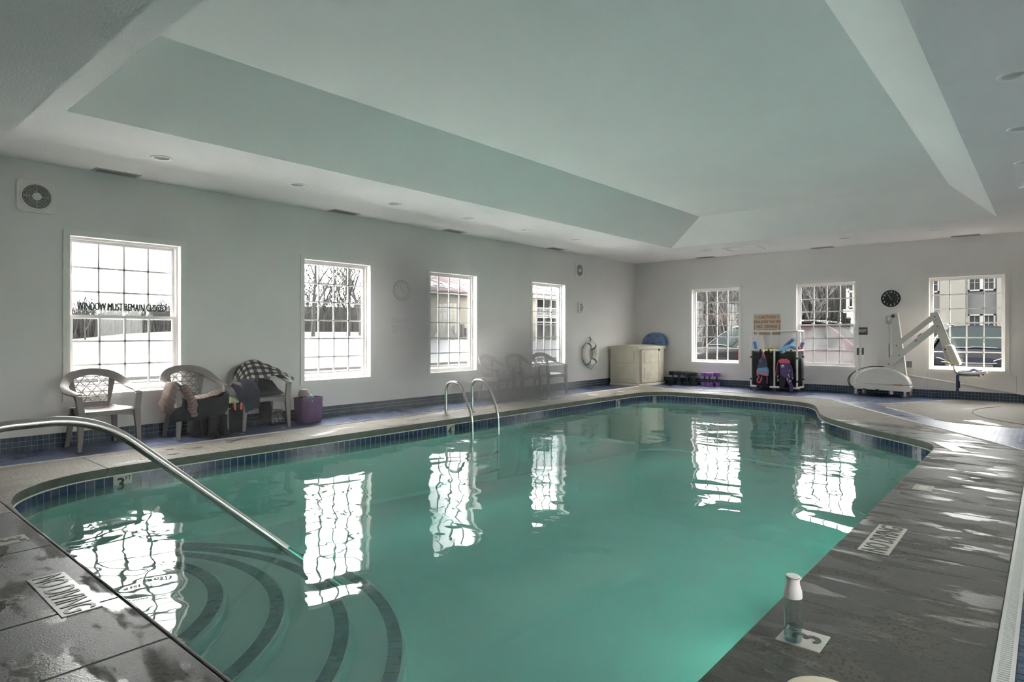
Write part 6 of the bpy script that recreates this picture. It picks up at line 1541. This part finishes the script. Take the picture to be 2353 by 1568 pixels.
    if snow: MB().grid(lambda u, v: (-0.56+1.12*u, 0.15-1.95*v, 1.715+0.05*sin(pi*u)**0.5*sin(pi*v)**0.5), 8, 8, 0.03).build('roof_snow', M_roofsnow, t, True)
    return t
def paint(n, c): return mat(n, c, 0.5, metal=0.0, spec=0.0)
make_car('dark grey estate car nosed up to the last window of the far wall', (18.68, 1.36, -0.14), pi/2+0.02, paint('graphite_paint', (0.0060, 0.0064, 0.0075)), False, 0.91)
make_car('silver grey car angled towards the shed outside the first far window', (18.55, 6.85, -0.14), radians(55), paint('silver_paint', (0.0115, 0.0115, 0.0118)), False, 0.90)
make_car('red car side-on with snow on its roof outside the fogged window', (16.80, 4.18, -0.14), pi+0.02, paint('red_paint', (0.020, 0.0034, 0.0040)), True, (0.86, 0.87, 0.95))
# ------------------------------------------------------------------ steam over the pool
def haze_mat(name, centre, radii, dens, seed=0.0, puff=0.9):
    m, nt, out = newmat(name)
    pos = N(nt, 'ShaderNodeNewGeometry').outputs['Position']
    sub = N(nt, 'ShaderNodeVectorMath', operation='SUBTRACT'); sub.inputs[1].default_value = centre; L(nt, pos, sub.inputs[0])
    dv = N(nt, 'ShaderNodeVectorMath', operation='DIVIDE'); dv.inputs[1].default_value = radii; L(nt, sub.outputs[0], dv.inputs[0])
    ln = N(nt, 'ShaderNodeVectorMath', operation='LENGTH'); L(nt, dv.outputs[0], ln.inputs[0])
    fall = N(nt, 'ShaderNodeMapRange'); fall.interpolation_type = 'SMOOTHSTEP'
    fall.inputs['From Min'].default_value = 1.0; fall.inputs['From Max'].default_value = 0.15; fall.inputs['To Min'].default_value = 0.0; fall.inputs['To Max'].default_value = dens
    L(nt, ln.outputs['Value'], fall.inputs['Value'])
    nf = noise_fac(nt, pos, 0.9, 1.0, 0.5); mr = N(nt, 'ShaderNodeMapRange'); mr.inputs['From Min'].default_value = 0.3; mr.inputs['From Max'].default_value = 0.7; mr.inputs['To Min'].default_value = 1-puff*0.6; mr.inputs['To Max'].default_value = 1+puff*0.4
    L(nt, nf, mr.inputs['Value'])
    mu = N(nt, 'ShaderNodeMath', operation='MULTIPLY'); L(nt, fall.outputs[0], mu.inputs[0]); L(nt, mr.outputs[0], mu.inputs[1])
    vsn = N(nt, 'ShaderNodeVolumeScatter'); vsn.inputs['Color'].default_value = (0.40, 0.38, 0.36, 1); vsn.inputs['Anisotropy'].default_value = 0.0
    ab = N(nt, 'ShaderNodeVolumeAbsorption'); ab.inputs['Color'].default_value = (0.30, 0.31, 0.32, 1); ads = N(nt, 'ShaderNodeAddShader')
    L(nt, mu.outputs[0], vsn.inputs['Density']); L(nt, mu.outputs[0], ab.inputs['Density'])
    L(nt, vsn.outputs[0], ads.inputs[0]); L(nt, ab.outputs[0], ads.inputs[1]); L(nt, ads.outputs[0], out.inputs['Volume'])
    return m
def puff(label, centre, radii, dens):
    mb = MB().lathe([(0.001, -1.0)]+[(cos(a), sin(a)) for a in [radians(-75+15*k) for k in range(11)]]+[(0.001, 1.0)], 20)
    mb.v = [(centre[0]+x*radii[0], min(YA-0.01, centre[1]+y*radii[1]), max(WATER+0.01 if False else 0.01, centre[2]+z*radii[2])) for x, y, z in mb.v]
    o = mb.build('steam_haze', haze_mat('steam', centre, radii, dens)); tag(o, label, 'steam', kind='stuff')
puff('thick drift of steam before the far chairs', (8.75, 7.25, 0.45), (1.75, 1.0, 1.25), 2.0)
puff('bank of steam veiling the white clock on the long wall', (6.35, 7.40, 1.50), (1.15, 0.85, 1.4), 1.7)
puff('thin steam drifting low along the long wall and over the ladder', (6.2, 6.9, 0.4), (5.2, 1.5, 1.7), 0.10)
